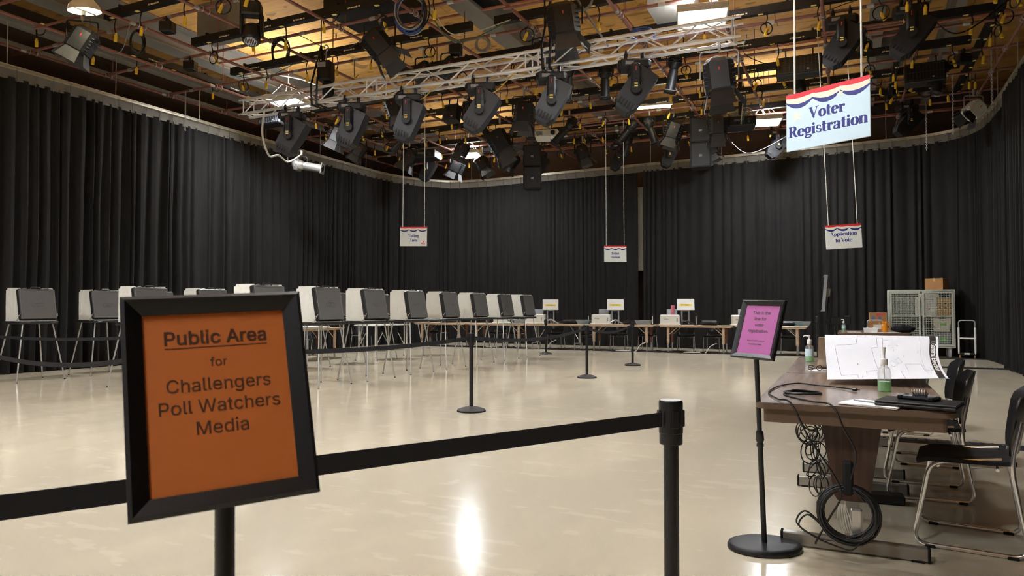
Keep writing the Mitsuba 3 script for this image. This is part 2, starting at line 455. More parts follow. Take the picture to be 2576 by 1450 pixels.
for nm, lab, m in (
        ('curtain', 'long black curtain with deep folds along the left side behind the voting booths', curtain(.3, sA + .12, .075, .25, 3)),
        ('curtain', 'flat black back curtain between the corner and the pale slit', curtain(sA - .12, sB, .026, .21, 5, -.03)),
        ('curtain', 'black back curtain right of the pale slit, behind the wire cage cart', curtain(sB2, sC + .1, .028, .25, 8, .01)),
        ('curtain', 'closely pleated black curtain in the curved corner right of the hand truck', curtain(sC - .1, sD, .055, .15, 11, -.02)),
        ('curtain', 'black curtain at the right edge of the view, nearest on that side', curtain(sD - .25, ARC[-1] - .2, .075, .20, 14, .10))):
    thing(nm, lab, 'curtain', P(m, 'mat_curtain', True))
thing('pale_post', 'pale grey upright post showing in the slit between the two back curtains', 'post', P(box(-6.42, -6.05, 23.34, 23.5, 2.55, 5.35), 'mat_gap_post'))

# ------------------------------------------------------------------ lighting grid of pipes
def add_stub(x, y, z=6.50):
    """a short cross pipe of the grid between its two neighbours, for what hangs between the main pipes"""
    if min(abs(y - q) for q in PY) < .13: return
    a = max([q for q in PX if q <= x] or [PX[0] - 1.65]); k = COUNT.get('stub', 0); COUNT['stub'] = k + 1
    scene['pipe_grid__cross_pipe' + (f'_{k:03d}' if k else '')] = {**STUB, 'to_world': at(a, y, z)}
PX = [-15.2 + 1.65 * k for k in range(12)]
PY = [8.95 + 1.65 * k for k in range(-9, 9)]
vp = P(cyl((0, -6.5, 6.56), (0, 23.6, 6.56), .030, 10), 'mat_pipe', 40)
upx = P(cyl((-15.9, 0, 6.62), (3.9, 0, 6.62), .030, 10), 'mat_pipe', 40)
def ring(c, axis, R, r=.012):
    th = np.linspace(0, 2 * math.pi, 11)[:-1]
    q = np.stack([R * np.cos(th), 0 * th, R * np.sin(th)], 1) if axis == 'y' else np.stack([0 * th, R * np.cos(th), R * np.sin(th)], 1)
    return tube(q + np.array(c), r, 5, closed=True)
sleeve = [cyl((0, y + o, 6.56), (0, y + o + .11, 6.56), .036, 8) for y in np.arange(-5, 23, 3.3) for o in (.5,)]
ub = [ring((0, y + d, 6.575), 'y', .045) for y in PY for d in (-.07, .07)]
parts = []
vcl = P(cat(ub + sleeve), 'mat_zinc')
for x in PX: parts.append(('pipe', vp, [('clamps', vcl)], at(x)))
ucl = P(cat([cyl((x + .7, 0, 6.62), (x + .82, 0, 6.62), .037, 8) for x in PX]), 'mat_zinc')
for y in PY: parts.append(('pipe', upx, [('clamps', ucl)], at(0, y)))
rod = P(cyl((0, 0, 6.6), (0, 0, 7.8), .011, 5), 'mat_pipe')
for a, x in enumerate(PX):
    for b, y in enumerate(PY):
        if (a + b) % 2 == 0 and y > 3: parts.append(('hanger_rod', rod, None, at(x + .09, y + .05)))
thing('pipe_grid', 'reddish brown steel pipe grid hanging under the plywood ceiling', 'pipe grid', parts)
for k, (m, ax) in enumerate((((cyl((-15.8, 0, 0), (3.5, 0, 0), .028, 8)), 'x'),)):
    sp = P(cat(m, [cyl((x, 0, 0), (x, 0, .12), .014, 6) for x in np.arange(-15, 3.4, 2.4)]), 'mat_sprinkler', 40)
    for j, (y, z, w) in enumerate(((12.45, 7.25, 'above the left end of the silver truss'), (16.9, 7.2, 'behind the silver truss'), (19.6, 7.15, 'in front of the back wall, third from it'),
                                   (21.3, 7.1, 'in front of the back wall, second from it'), (23.6, 7.0, 'nearest to the back wall'))):
        thing('sprinkler_pipe', f'salmon red sprinkler pipe under the ceiling {w}', 'pipe', sp, at(0, y, z))
sp2 = P(cyl((0, 2, 0), (0, 24, 0), .03, 8), 'mat_sprinkler', 40)
thing('sprinkler_pipe', 'salmon red pipe running along the ceiling left of the truss', 'pipe', sp2, at(-14.55, 0, 7.05))
thing('sprinkler_pipe', 'salmon red pipe running along the ceiling behind the right end of the truss', 'pipe', sp2, at(-4.1, 0, 7.3))
tray = cat(box(-.15, .15, -5, 22.5, 0, .01), box(-.15, -.14, -5, 22.5, 0, .1), box(.14, .15, -5, 22.5, 0, .1), [lathe([(.02, -.004), (.02, .001)], 8) if 0 else mv(cyl((0, 0, -.004), (0, 0, .002), .018, 8), x, y) for y in np.arange(0, 22, .28) for x in (-.06, .06)])
thing('cable_tray', 'grey perforated steel cable tray high along the left wall', 'cable tray', P(tray, 'mat_beam'), at(-15.0, 0, 6.95))
thing('cable_tray', 'plain pale grey steel channel closest to the left wall, above the curtain rail', 'cable tray', P(cat(box(-.09, .09, -5, 21.5, 0, .1)), 'mat_gap_post'), at(-15.75, 0, 6.75))
for lab, x, y, sx, sy, h in (('grey sheet metal duct drop on the ceiling left of the hanging moving light', -12.1, 11.0, .9, .5, .75),
                             ('dark square panel fixed flat under the ceiling above the black raceway', -9.0, 12.2, 1.7, 1.2, .35),
                             ('pale grey metal duct above the brightest work light', -2.9, 13.2, .8, .8, 1.0),
                             ('grey sheet metal box under the ceiling right of the hanging sign', .95, 19.0, .6, .6, .7),
                             ('dark grey flat panel under the ceiling at the top of the view', -6.3, 12.6, 1.2, .7, .3)):
    dk = 'dark' in lab
    thing('ceiling_duct', lab, 'duct', P(bx(0, 0, -h / 2, sx, sy, h, .01), 'mat_raceway' if dk else 'mat_beam'), at(x, y, ZC))

STUB = P(cyl((-.06, 0, 0), (1.71, 0, 0), .024, 8), 'mat_pipe', 40)

# ================================================================== rigging
def conn():
    return cat(cyl((0, 0, -.01), (0, 0, .115), .030, 8), cyl((0, 0, .11), (0, 0, .15), .018, 8))
def pig(kind, seed):
    g = np.random.default_rng(seed)
    if kind == 0:
        L = g.uniform(.22, .42); pts = bez((0, 0, 0), (.03, .01, -L * .5), (.0, 0, -L))
    elif kind == 1:
        R = g.uniform(.09, .13); th = np.linspace(math.pi * .5, -math.pi * 1.6, 22)
        lp = np.stack([R * np.cos(th), .012 * np.arange(22) / 5, -.18 - R + R * np.sin(th)], 1)
        pts = np.vstack([bez((-.02, 0, 0), (-.03, 0, -.08), lp[0]), lp[1:], bez(lp[-1], lp[-1] + [-.03, .02, -.12], n=5)[1:]])
    else:
        pts = bez((0, 0, 0), (.10, 0, -.14), (.26, .02, -.13), (.30, .02, -.02), (.27, .03, -.20), (.27, .03, -.24))
    return pts
PIGS = []
for k, s in ((0, 1), (1, 2), (0, 3), (1, 4), (2, 5), (0, 6), (1, 8)):
    q = pig(k, s); e = q[-1]; d = q[-1] - q[-2]
    c = rot(mv(conn(), 0, 0, -.12), 'y', float(rng.uniform(-25, 25)))
    PIGS.append((P(tube(q, .011, 6), 'mat_cable', 50), P(mv(c, *e), 'mat_yellow', 50)))
stick = P(box(-.05, .05, -.0015, .0, -.022, .022), 'mat_sticker_yellow')
tag_w = P(cat([box(x, x + w, -.0015, 0, -.014 + dz, .012 + dz) for x, w, dz in ((-.16, .03, 0), (-.12, .02, .004), (-.09, .05, 0), (-.03, .02, -.004), (0, .06, 0), (.08, .03, .003))]), 'mat_sign_cream')
plate = P(box(-.045, .045, -.03, .03, -.003, 0), 'mat_sticker_yellow')
ROW_NAMES = ['front', 'second', 'third', 'fourth', 'fifth', 'sixth', 'seventh', 'eighth', 'back']
def raceway(lab, x0, x1, y, z=6.68, seed=0, along='x', step=(.62, 1.15), dens=1.0):
    g = random.Random(seed); L = x1 - x0
    body = cat(box(0, L, -.06, .06, 0, .15), box(-.012, 0, -.065, .065, -.004, .155), box(L, L + .012, -.065, .065, -.004, .155), [box(a, a + .04, -.07, .07, .15, .19) for a in np.arange(.4, L, 1.65)])
    ps = [('body', P(body, 'mat_raceway'))]
    a = g.uniform(.25, .7)
    while a < L - .2:
        pc, py = PIGS[g.randrange(len(PIGS))]
        if g.random() < dens:
            ps.append(('pigtail', pc, [('connector', py)], at(a, 0, 0, rz=g.choice((0, 180, 90, 30, 210)))))
        ps.append(('circuit_label', plate, None, at(a - .09, -.02, -.001)))
        if g.random() < .6: ps.append(('printed_label', tag_w, None, at(a + .4, -.061, .04)))
        a += g.uniform(*step)
    T = at(x0, y, z) if along == 'x' else at(y, x0, z, rz=90)
    thing('raceway', lab, 'wiring raceway', ps, T)
RW = [(8.65, [(-12.45, -8.6)]), (10.3, [(-12.1, -5.9)]), (11.97, [(-12.8, -6.53), (-6.0, -3.2)]), (13.62, [(-9.6, 2.6)]), (15.27, [(-14.2, 2.6)]), (16.9, [(-14.2, 2.3)]), (18.55, [(-14.3, 2.3)]), (20.2, [(-14.3, 2.2)]), (21.8, [(-13.2, .8)])]
for k, (y, segs) in enumerate(RW):
    for j, (a, b) in enumerate(segs):
        far = ' right of the ceiling beam' if j else (' left of the ceiling beam' if len(segs) > 1 else '')
        raceway(f'black wiring raceway with yellow connectors, {ROW_NAMES[k]} row crossing the ceiling{far}', a, b, y, seed=31 + k * 7 + j, dens=.95, step=(.6, 1.3) if k < 4 else (.5, 1.05))
raceway('black wiring raceway with yellow labels running along the right side wall', 7.5, 21.5, 2.52, seed=91, along='y', step=(.45, .8), dens=.5)
raceway('black wiring raceway with yellow labels between the two right moving lights and the side wall', 8.5, 21.0, 1.02, seed=93, along='y', step=(.45, .8), dens=.5)
raceway('black wiring raceway along the left wall, next to the cable tray', 5.0, 21.0, -13.75, seed=95, along='y', step=(.9, 1.5), dens=.85)

# ------------------------------------------------------------------ box truss
def truss(L, w=.30, R=.030, r=.0135, bay=.5):
    ch = [P(cyl((0, y, z), (L, y, z), R, 10), 'mat_alu', 40) for y in (0, w) for z in (0, w)]
    braces = []
    n = int(round(L / bay)); b = L / n
    for (ya, za, yb, zb) in ((0, 0, 0, w), (w, 0, w, w), (0, 0, w, 0), (0, w, w, w)):
        d = [P(cyl((.03, *p), (b - .03, *q), r, 6), 'mat_alu', 40) for p, q in (((ya, za), (yb, zb)), ((yb, zb), (ya, za)))]
        v = P(cyl((0, ya, za), (0, yb, zb), r, 6), 'mat_alu', 40)
        for k in range(n): braces.append(('brace', d[k % 2], None, at(k * b)))
        for x in [.03] + [L * t for t in (1 / 3 - .012, 1 / 3 + .012, 2 / 3 - .012, 2 / 3 + .012)] + [L - .03]: braces.append(('brace', v, None, at(x)))
    ends = P(cat([cyl((x, y, z), (x + .14, y, z), .020, 8) for x in (-.10, L - .04) for y in (0, w) for z in (0, w)]), 'mat_alu', 40)
    return [('chord', c) for c in ch] + braces + [('coupler', ends)]
TR_X0, TR_Y, TR_Z = -11.68, 11.2, 5.45
thing('lighting_truss', 'silver aluminium box truss carrying the row of moving lights', 'truss', truss(10.15), at(TR_X0, TR_Y, TR_Z))
def sling(x):
    out = []
    for dx in (-.06, .06):
        out.append(tube(fillet([(x + dx, -.05, -.05), (x + dx * 1.3, -.06, .34), (x, .15, 1.2)], .05), .020, 6))
        out.append(tube(fillet([(x + dx, .35, -.05), (x + dx * 1.3, .36, .34), (x, .15, 1.2)], .05), .020, 6))
        out.append(cyl((x + dx, -.05, -.05), (x + dx, .35, -.05), .02, 6))
    out.append(cyl((x, .15, 1.2), (x, .15, 1.95), .012, 6))
    return cat(out)
for x, w in ((2.0, 'left half'), (7.05, 'right half')):
    thing('truss_sling', f'black round sling and chain holding the {w} of the silver truss', 'sling', P(sling(x), 'mat_black'), at(TR_X0, TR_Y, TR_Z))
def hoist():
    b = bx(0, 0, 0, .30, .26, .42, .04)
    return [('body', P(b, 'mat_black')), ('hook', P(tube(fillet([(0, 0, .2), (0, 0, .42), (.05, 0, .46), (.05, 0, .52), (0, 0, .56), (-.05, 0, .52)], .03), .014, 6), 'mat_zinc')),
            ('name_plate', P(box(-.13, .05, -.137, -.13, .06, .16), 'mat_sticker_grey')), ('chain_bag', P(bx(.05, 0, -.36, .22, .2, .34, .06), 'mat_black_matte'))]
thing('chain_hoist', 'black chain hoist with a white plate above the left half of the truss', 'hoist', hoist(), at(-9.55, 11.35, 6.1, rz=15))

# ------------------------------------------------------------------ stage lights
def clampset(dx=.12):
    out = []
    for x in (-dx, dx):
        out += [bx(x, 0, .05, .05, .07, .12, .01), mv(tube([(.0, -.05 * math.cos(t), .05 * math.sin(t)) for t in np.linspace(0, 2 * math.pi, 13)[:-1]], .014, 5, closed=True), x, 0, .10)]
    return cat(out)
def moving_head(tilt, mat_='mat_fixture', size=1.0):
    """hangs from the pipe at z = .1; the yoke axis points to the viewer (-y)"""
    base = cat(bx(0, 0, -.075, .44, .30, .14, .03), bx(-.21, 0, -.06, .06, .2, .10, .02), bx(.21, 0, -.06, .06, .2, .10, .02))
    arm = cat(bx(0, -.20, -.30, .14, .07, .42, .03), mv(rot(cyl((0, -.035, 0), (0, .035, 0), .075, 16), 'x', 0), 0, -.20, -.46), bx(0, .20, -.30, .14, .07, .42, .03), mv(cyl((0, -.035, 0), (0, .035, 0), .075, 16), 0, .20, -.46), bx(0, 0, -.16, .16, .44, .05, .02))
    arm_l = P(arm, 'mat_fixture_dark' if mat_ == 'mat_fixture' else mat_, 30)
    prof = [(-.17, .34), (.17, .34), (.175, .05), (.16, -.22), (.085, -.34), (-.085, -.34), (-.16, -.22), (-.175, .05)]
    h = hull([(x, y * (.155 if z > -.3 else .12), z) for x, z in prof for y in (-1, 1)])
    hd = P(mv(rot(h, 'y', tilt), 0, 0, -.46), mat_, 20)
    sl = [box(-.10, .10, -.001, .0, z, z + .016) for z in ()]
    v1 = [bx(x, -.150, -.24, .030, .012, .10) for x in (-.10, -.05, 0, .05, .10)]
    v2 = [bx(x, -.158, .12, .025, .012, .12) for x in (-.08, -.04, 0)]
    v3 = [mv(rot(bx(0, 0, 0, .008, .16, .012), 'y', 56), .125 + .028 * k, 0, -.285 + .042 * k) for k in range(-1, 2)] + [mv(rot(bx(0, 0, 0, .008, .16, .012), 'y', -56), -.125 - .028 * k, 0, -.285 + .042 * k) for k in range(-1, 2)]
    gr = P(mv(rot(cat(v1 + v2 + v3), 'y', tilt), 0, 0, -.46), 'mat_grille')
    lens = P(mv(rot(mv(lathe([(.11, 0), (.125, .02), (.09, .035)], 20), 0, 0, .335), 'y', tilt), 0, 0, -.46), 'mat_lens', 30)
    plates = P(cat(bx(0, -.238, -.2, .03, .004, .05), bx(0, -.238, -.30, .07, .004, .05)), 'mat_red' if 0 else 'mat_grille')
    mark = P(cat(mv(lathe([(.03, 0), (.03, .004)], 12), 0, 0, 0)) if 0 else cat(bx(0, -.2385, -.40, .05, .003, .02), bx(0, -.2385, -.435, .05, .003, .02)), 'mat_sticker_yellow')
    redp = P(bx(0, -.2385, -.185, .014, .003, .06), 'mat_red')
    return [('clamp', P(clampset(), 'mat_black')), ('base', P(base, 'mat_fixture_dark', 30), [('plate', P(bx(-.08, -.152, -.07, .12, .004, .05), 'mat_sticker_grey'))]), ('yoke', arm_l, [('badge', mark), ('red_mark', redp), ('display', plates)]), ('head', hd, [('vents', gr), ('lens', lens)])]
for x, w, tl in ((-10.30, 'first from the left', 30), (-8.78, 'second from the left', 24), (-7.45, 'third from the left', 22), (-5.92, 'fourth from the left', 34), (-4.55, 'fifth and largest looking', 28), (-3.10, 'last at the right', 36)):
    thing('moving_light', f'grey moving head light under the silver truss, {w}', 'stage light', moving_head(tl), at(x, 11.2, 5.31, rz=22, s=1.12))
for x, y, w, tl in ((-.05, 13.85, 'left one above the large sign', 36), (1.02, 13.85, 'right one above the large sign', 38)):
    thing('moving_light', f'black moving head light on a ceiling pipe, {w}', 'stage light', moving_head(tl, 'mat_fixture_dark'), at(x, y, 6.48, rz=0, s=1.15))
for x, y, w, tl in ((-1.84, 21.9, 'before the back curtain rail left of the large sign', 40), (1.40, 20.5, 'near the curved right end of the curtain rail', 42), (-13.0, 20.7, 'in front of the curtain rail at the left corner', 30),
                    (-6.50, 21.6, 'before the back curtain rail above the ballot sign', 30), (-9.2, 21.6, 'in front of the back curtain rail below the speaker', 35), (-4.95, 21.8, 'in front of the brightest stretch of the back curtain rail', 25)):
    add_stub(x, y)
    thing('moving_light', f'small dark moving head light {w}', 'stage light', moving_head(tl, 'mat_fixture_dark'), at(x, y, 6.45, rz=20, s=1.05))

def yoke_tube(w, h, r=.014):
    return tube(fillet([(-w / 2, 0, -h), (-w / 2, 0, -.10), (w / 2, 0, -.10), (w / 2, 0, -h)], .06), r, 8)
def fresnel(tilt, body='mat_fixture_dark', doors='mat_door_grey', yoke='mat_black', size=.34, cable=None):
    s = size; o = (0, 0, -.10 - s * .95)
    oct_ = [(x * s * .5, y * s * .5) for x, y in ((-.6, -1), (.6, -1), (1, -.6), (1, .6), (.6, 1), (-.6, 1), (-1, .6), (-1, -.6))]
    b = hull([(x, y, z) for x, y in oct_ for z in (-s * .45, s * .45)] + [(x * .7, y * .7, s * .62) for x, y in oct_])
    ribs = cat([bx(0, 0, z, s * 1.03, s * .8, .012) for z in np.linspace(-s * .3, s * .3, 5)])
    lens = mv(lathe([(s * .40, 0), (s * .42, .01), (s * .2, .0)], 20), 0, 0, -s * .46)
    d = s * .62; dz = -s * .47
    flap = lambda: slab(np.array([[(-d * .5, 0, 0), (d * .5, 0, 0)], [(-d * .72, 0, -d), (d * .72, 0, -d)]]), .006)
    fl = [mv(rot(rot(mv(flap(), 0, 0, 0), 'x', a), 'z', z), *(dict(zip('xyz', (0, 0, 0))).values())) for a, z in ()]
    doorsm = []
    for z, a in ((0, -18), (90, -30), (180, -35), (270, -18)):
        m = mv(rot(flap(), 'x', a), 0, -s * .45, dz); doorsm.append(rot(m, 'z', z))
    place = lambda m: mv(rot(m, 'y', tilt), *o)
    out = [('clamp', P(cat(bx(0, 0, -.02, .05, .06, .16, .012), cyl((0, 0, -.06), (0, 0, -.12), .015, 8)), 'mat_zinc')), ('yoke', P(yoke_tube(s * 1.25, .10 + s * .95), yoke)),
           ('body', P(place(cat(b, ribs)), body, 25), [('lens', P(place(lens), 'mat_lens', 30)), ('red_mark', P(place(bx(0, -s * .505, s * .2, .02, .004, .05), ), 'mat_red'))])]
    out += [('barn_door', P(place(m), doors)) for m in doorsm]
    if cable: out.append(('cable', P(cable[0], cable[1])))
    return out
def wad(seed, n=7, R=.16):
    g = np.random.default_rng(seed)
    return cat([tube(bez(*(np.array([0, 0, 0]) + g.normal(0, 1, (6, 3)) * [R, R * .6, R * .35])), .013, 6) for _ in range(n)])
FR = [(-7.70, 10.62, 6.62, 'with a wide grey flap left of the truss middle', -38, .46, 22), (-12.25, 8.05, 6.50, 'at the upper left, the nearest one', 28, .40, 40), (-4.25, 11.0, 6.62, 'large and boxy, in front of the cable ring', -8, .50, 22),
      (-5.15, 12.25, 6.5, 'behind the truss left of the boxy light', 20, .34, 0), (-7.76, 12.21, 6.5, 'first of the pair behind the truss middle', 60, .30, 10), (-7.15, 12.21, 6.5, 'second of the pair behind the truss middle', 50, .30, 10),
      (-7.0, 15.5, 6.5, 'with a rounded snoot behind the truss centre', 5, .46, 15), (-8.5, 17.2, 6.4, 'with a square grey flap left of the white projector', -30, .56, 25), (-4.15, 18.85, 6.5, 'with a wide hood right of the bright tube lamp', 20, .44, 10), (-3.0, 18.85, 6.5, 'with a copper coloured side, above the double speaker', 0, .44, 10),
      (-3.75, 22.15, 6.55, 'with a hanging flap in front of the curtain rail', -25, .36, 0), (-10.6, 18.85, 6.55, 'in the dark cluster left of the bright panel light', 25, .36, 10), (-13.2, 17.2, 6.45, 'near the left curtain corner', 30, .36, 30), (-9.6, 13.9, 6.5, 'half hidden behind the second moving light', -20, .42, 10), (-12.6, 15.5, 6.5, 'behind the first moving light', 25, .4, 20), (.3, 18.85, 6.5, 'behind the large hanging sign', 20, .36, 0),
      (-11.7, 20.5, 6.5, 'under the far corner work light, left one', 25, .42, 10), (-10.75, 20.5, 6.5, 'under the far corner work light, right one', -30, .42, 10), (-9.7, 20.5, 6.5, 'left of the lower speaker', 40, .40, 0), (-7.3, 20.5, 6.5, 'right of the lower speaker', -20, .40, 15), (-12.5, 18.85, 6.5, 'before the corner projector', 35, .40, 15)]
for k, (x, y, z, w, tl, s, rz) in enumerate(FR):
    add_stub(x, y)
    thing('barn_door_light', f'black barn door stage light {w}', 'stage light', fresnel(tl, size=s), at(x, y, z, rz=rz))
thing('barn_door_light', 'black stage light with a silver yoke and pale cables under the truss right end', 'stage light', fresnel(-6, 'mat_fixture', 'mat_fixture_dark', 'mat_silver', .46, (mv(wad(4, 8, .12), 0, 0, -.26), 'mat_white_cable')), at(-1.78, 11.35, 5.42, rz=10))
thing('barn_door_light', 'white bodied stage light with dark flaps tilted at the right end of the curtain rail', 'stage light', fresnel(48, 'mat_panel_white', 'mat_fixture_dark', 'mat_silver', .36), at(2.7, 19.5, 6.35, rz=25))

def ellipsoidal(tilt, m='mat_fixture_dark', L=.62, r=.085):
    pr = [(r * .9, -L * .62), (r * 1.15, -L * .6), (r * 1.1, -L * .1), (r * .9, -L * .08), (r * 1.25, -L * .02), (r * 1.5, .08), (r * 1.3, .2), (r * .6, .26)]
    b = lathe(pr, 18); sq = bx(0, 0, -L * .62, r * 2.9, r * 2.9, .02, .004)
    fins = cat([bx(0, 0, z, r * 3.1, r * 3.1, .008) for z in (.05, .08, .11, .14)])
    place = lambda q: mv(rot(q, 'y', tilt), 0, 0, -.34)
    return [('clamp', P(bx(0, 0, 0, .05, .06, .14, .012), 'mat_zinc')), ('yoke', P(yoke_tube(.30, .34, .012), 'mat_black')), ('body', P(place(cat(b, fins)), m, 30), [('colour_frame', P(place(sq), m)), ('lens', P(place(mv(lathe([(r * .9, 0), (r * .5, -.012)], 16), 0, 0, -L * .63)), 'mat_lens', 30))])]
for x, y, w, tl, L in ((-3.15, 14.4, 'behind the right end of the truss', 10, .85), (-4.62, 14.4, 'behind the truss right of the fifth moving light', 0, .75), (-5.25, 13.9, 'directly right of the fifth moving light', 4, .95), (-7.55, 17.15, 'left of the white projector', 0, .7), (-5.35, 18.85, 'left one of the pair under the bright tube lamp', 38, .8), (-4.80, 18.85, 'right one of the pair under the bright tube lamp', -18, .8), (-6.75, 17.9, 'long and steeply tilted right of the white projector', 42, 1.0),
                       (-9.0, 17.2, 'in the cluster behind the third moving light', -35, .8), (-11.6, 17.2, 'in the cluster behind the second moving light', 40, .8), (-5.9, 20.5, 'above the back rail, between the two small moving heads', 20, .7), (1.8, 17.15, 'on the pipe grid near the right wall', 15, .7), (-.9, 17.2, 'on the pipe grid left of the large hanging sign', -25, .7)):
    add_stub(x, y)
    thing('spotlight', f'black tube shaped spotlight {w}', 'stage light', ellipsoidal(tl, L=L), at(x, y, 6.56, rz=20))
thing('spotlight', 'silver tube shaped spotlight hanging on a white cable below the left end of the truss', 'stage light', ellipsoidal(-80, 'mat_silver', .95, .10), at(-13.35, 14.9, 5.50, rz=22))
wc = bez((-11.15, 11.3, 5.5), (-11.25, 11.35, 5.0), (-11.3, 11.6, 4.6), (-11.6, 12.2, 4.75), (-12.6, 13.6, 4.95), (-13.3, 14.85, 5.45))
thing('cable', 'thick white cable looping from the truss to the silver spotlight', 'cable', P(tube(wc, .022, 8), 'mat_white_cable', 50))

def led_par():
    top = bx(0, 0, -.16, .34, .26, .24, .03)
    arms = cat(bx(-.15, 0, -.42, .06, .16, .40, .025), bx(.17, 0, -.42, .06, .16, .40, .025))
    hd = rot(lathe([(.10, .16), (.15, .1), (.15, -.14), (.13, -.17)], 20), 'x', -22)
    place = lambda q: mv(rot(q, 'x', -22), .01, 0, -.58)
    dots = cat([mv(lathe([(.009, 0), (.009, .004)], 6), a, b, -.176) for a in np.arange(-.10, .11, .027) for b in np.arange(-.10, .11, .027) if a * a + b * b < .0125])
    return [('clamp', P(clampset(.08), 'mat_black')), ('base', P(top, 'mat_black', 30)), ('yoke', P(arms, 'mat_black', 30)), ('head', P(mv(hd, .01, 0, -.58), 'mat_black', 30), [('led_lenses', P(place(dots), 'mat_led'))])]
thing('led_light', 'small black moving light with a dotted white LED face at the top left', 'stage light', led_par(), at(-9.15, 8.95, 6.55, rz=35))
def flood(w, h, d):
    return [('housing', P(cat(bx(0, 0, 0, w, d, h, .02)), 'mat_black')), ('louvre', P(cat([bx(x, -d / 2 - .006, 0, .012, .02, h * .86) for x in np.linspace(-w * .45, w * .45, 12)] + [bx(0, -d / 2 - .004, z, w * .94, .016, .012) for z in (-h * .4, 0, h * .4)]), 'mat_fixture')), ('yoke', P(cat(cyl((-w * .3, 0, h / 2), (-w * .3, 0, h / 2 + .22), .014, 6), cyl((w * .3, 0, h / 2), (w * .3, 0, h / 2 + .22), .014, 6)), 'mat_black')), ('badge', P(bx(w * .2, -d / 2 - .02, -h * .3, .05, .004, .03), 'mat_sticker_grey'))]
for x, y, w, sx, sz in ((-.85, 15.5, 'left of the large hanging sign', .86, .42), (-8.4, 15.5, 'left of the fourth moving light', .52, .50), (-9.0, 15.5, 'between the third and fourth moving lights', .40, .44), (-13.4, 13.9, 'near the left wall', .7, .4), (1.5, 17.1, 'right of the large hanging sign', .75, .45), (-10.4, 15.5, 'behind the second moving light', .6, .42)):
    add_stub(x, y)
    thing('soft_light', f'black flat louvred flood light {w}', 'stage light', flood(sx, sz, .26), at(x, y, 6.2, rz=0, rx=-12))
def speaker():
    b = hull([(x * (1.0 if y < 0 else .72), y, z) for x in (-.28, .28) for y in (-.24, .24) for z in (-.33, .33)])
    return [('cabinet', P(b, 'mat_fixture_dark')), ('grille', P(bx(0, -.245, 0, .46, .012, .60, .004), 'mat_fixture')), ('badge', P(bx(0, -.253, -.02, .08, .004, .06), 'mat_sticker_grey')), ('hanger', P(cat(cyl((-.2, 0, .30), (-.2, 0, .66), .012, 6), cyl((.2, 0, .30), (.2, 0, .66), .012, 6)), 'mat_black'))]
for x, y, z, w, rz in ((-3.55, 19.4, 6.05, 'upper cabinet of the double stack in front of the back curtain', 10), (-3.55, 19.4, 5.38, 'lower cabinet of the double stack in front of the back curtain', 10), (-8.75, 20.0, 5.95, 'single upper cabinet left of the centre, below the white projector', 20), (-8.70, 19.9, 5.25, 'lower cabinet left of the centre, below the white projector', 20)):
    add_stub(x, y)
    thing('loudspeaker', f'dark hanging loudspeaker, {w}', 'loudspeaker', speaker(), at(x, y, z, rz=rz))
def projector(w, d, h, m):
    lens = mv(rot(lathe([(.06, 0), (.07, .05), (.05, .06)], 16), 'x', 90), w * .3, -d / 2, 0)
    return [('body', P(bx(0, 0, 0, w, d, h, .025), m, 25)), ('lens', P(lens, 'mat_lens', 30)), ('vent', P(cat([bx(x, -d / 2 - .002, -.0, .012, .01, h * .5) for x in np.linspace(-w * .4, -w * .15, 7)]), 'mat_grille')), ('mount', P(cat(cyl((0, 0, h / 2), (0, 0, h / 2 + .28), .03, 10), bx(0, 0, h / 2 + .01, .2, .2, .02)), 'mat_zinc'))]
thing('projector', 'white projector hanging upside down near the centre of the ceiling', 'projector', projector(.68, .62, .22, 'mat_white'), at(-7.68, 18.6, 6.2, rz=14))
tx = upright(meshkit_text := tri(meshkit.text_mesh('EPSON', .05, .004, True)))
for x, y, w in ((-2.55, 19.4, 'left of the bright square lamp at the right'), (-12.1, 19.2, 'left of the bright panel light, beside the hanging rope')):
    pr = projector(.80, .7, .26, 'mat_fixture_dark')
    pr.append(('lettering', P(mv(tx, -.15, -.362, -.02), 'mat_sticker_grey')))
    thing('projector', f'dark projector hanging {w}', 'projector', pr, at(x, y, 6.15, rz=12))
thing('cable_bundle', 'heap of pale tied cables lying on the dark projector', 'cable', P(mv(wad(9, 16, .17), 0, 0, .04), 'mat_white_cable'), at(-2.55, 19.4, 6.36))

# ------------------------------------------------------------------ cable coils and loose cables under the ceiling
thing('cable_coil', 'big coil of blue and grey cable hanging at the top of the view', 'cable coil', [('cable', P(coil(.26, .013, 9, .10, 1, squash=1.3), 'mat_blue_cable', 50)), ('cable', P(coil(.25, .012, 7, .12, 2, squash=1.3), 'mat_grey_cable', 50)), ('cable', P(coil(.27, .012, 7, .10, 3, squash=1.25), 'mat_cable', 50))], at(-6.75, 10.2, 6.72, rz=22))
thing('cable_coil', 'black coil of cable hanging on the pipe left of the truss', 'cable coil', P(coil(.16, .010, 6, .12, 5, squash=1.6), 'mat_cable', 50), at(-10.0, 10.55, 6.58, rz=22))
thing('cable_coil', 'round ring of black cable hanging in front of the boxy stage light', 'cable coil', P(coil(.22, .014, 4, .04, 6), 'mat_grey_cable', 50), at(-4.05, 11.2, 6.75, rz=22))
thing('cable_coil', 'flat blue ring of cable resting on the truss near its right end', 'cable coil', P(rot(coil(.20, .012, 4, .06, 7), 'x', 84, (0, 0, -.2)), 'mat_blue_cable', 50), at(-3.0, 11.35, 6.0))
thing('cable_coil', 'small grey coil on the pipe behind the truss middle', 'cable coil', P(coil(.13, .010, 5, .12, 8, squash=1.1), 'mat_grey_cable', 50), at(-6.4, 12.2, 6.6, rz=22))
thing('cable_coil', 'narrow coil of black cable beside the nearest barn door light', 'cable coil', P(coil(.12, .010, 6, .12, 11, squash=1.7), 'mat_cable', 50), at(-12.0, 8.95, 6.5, rz=30))
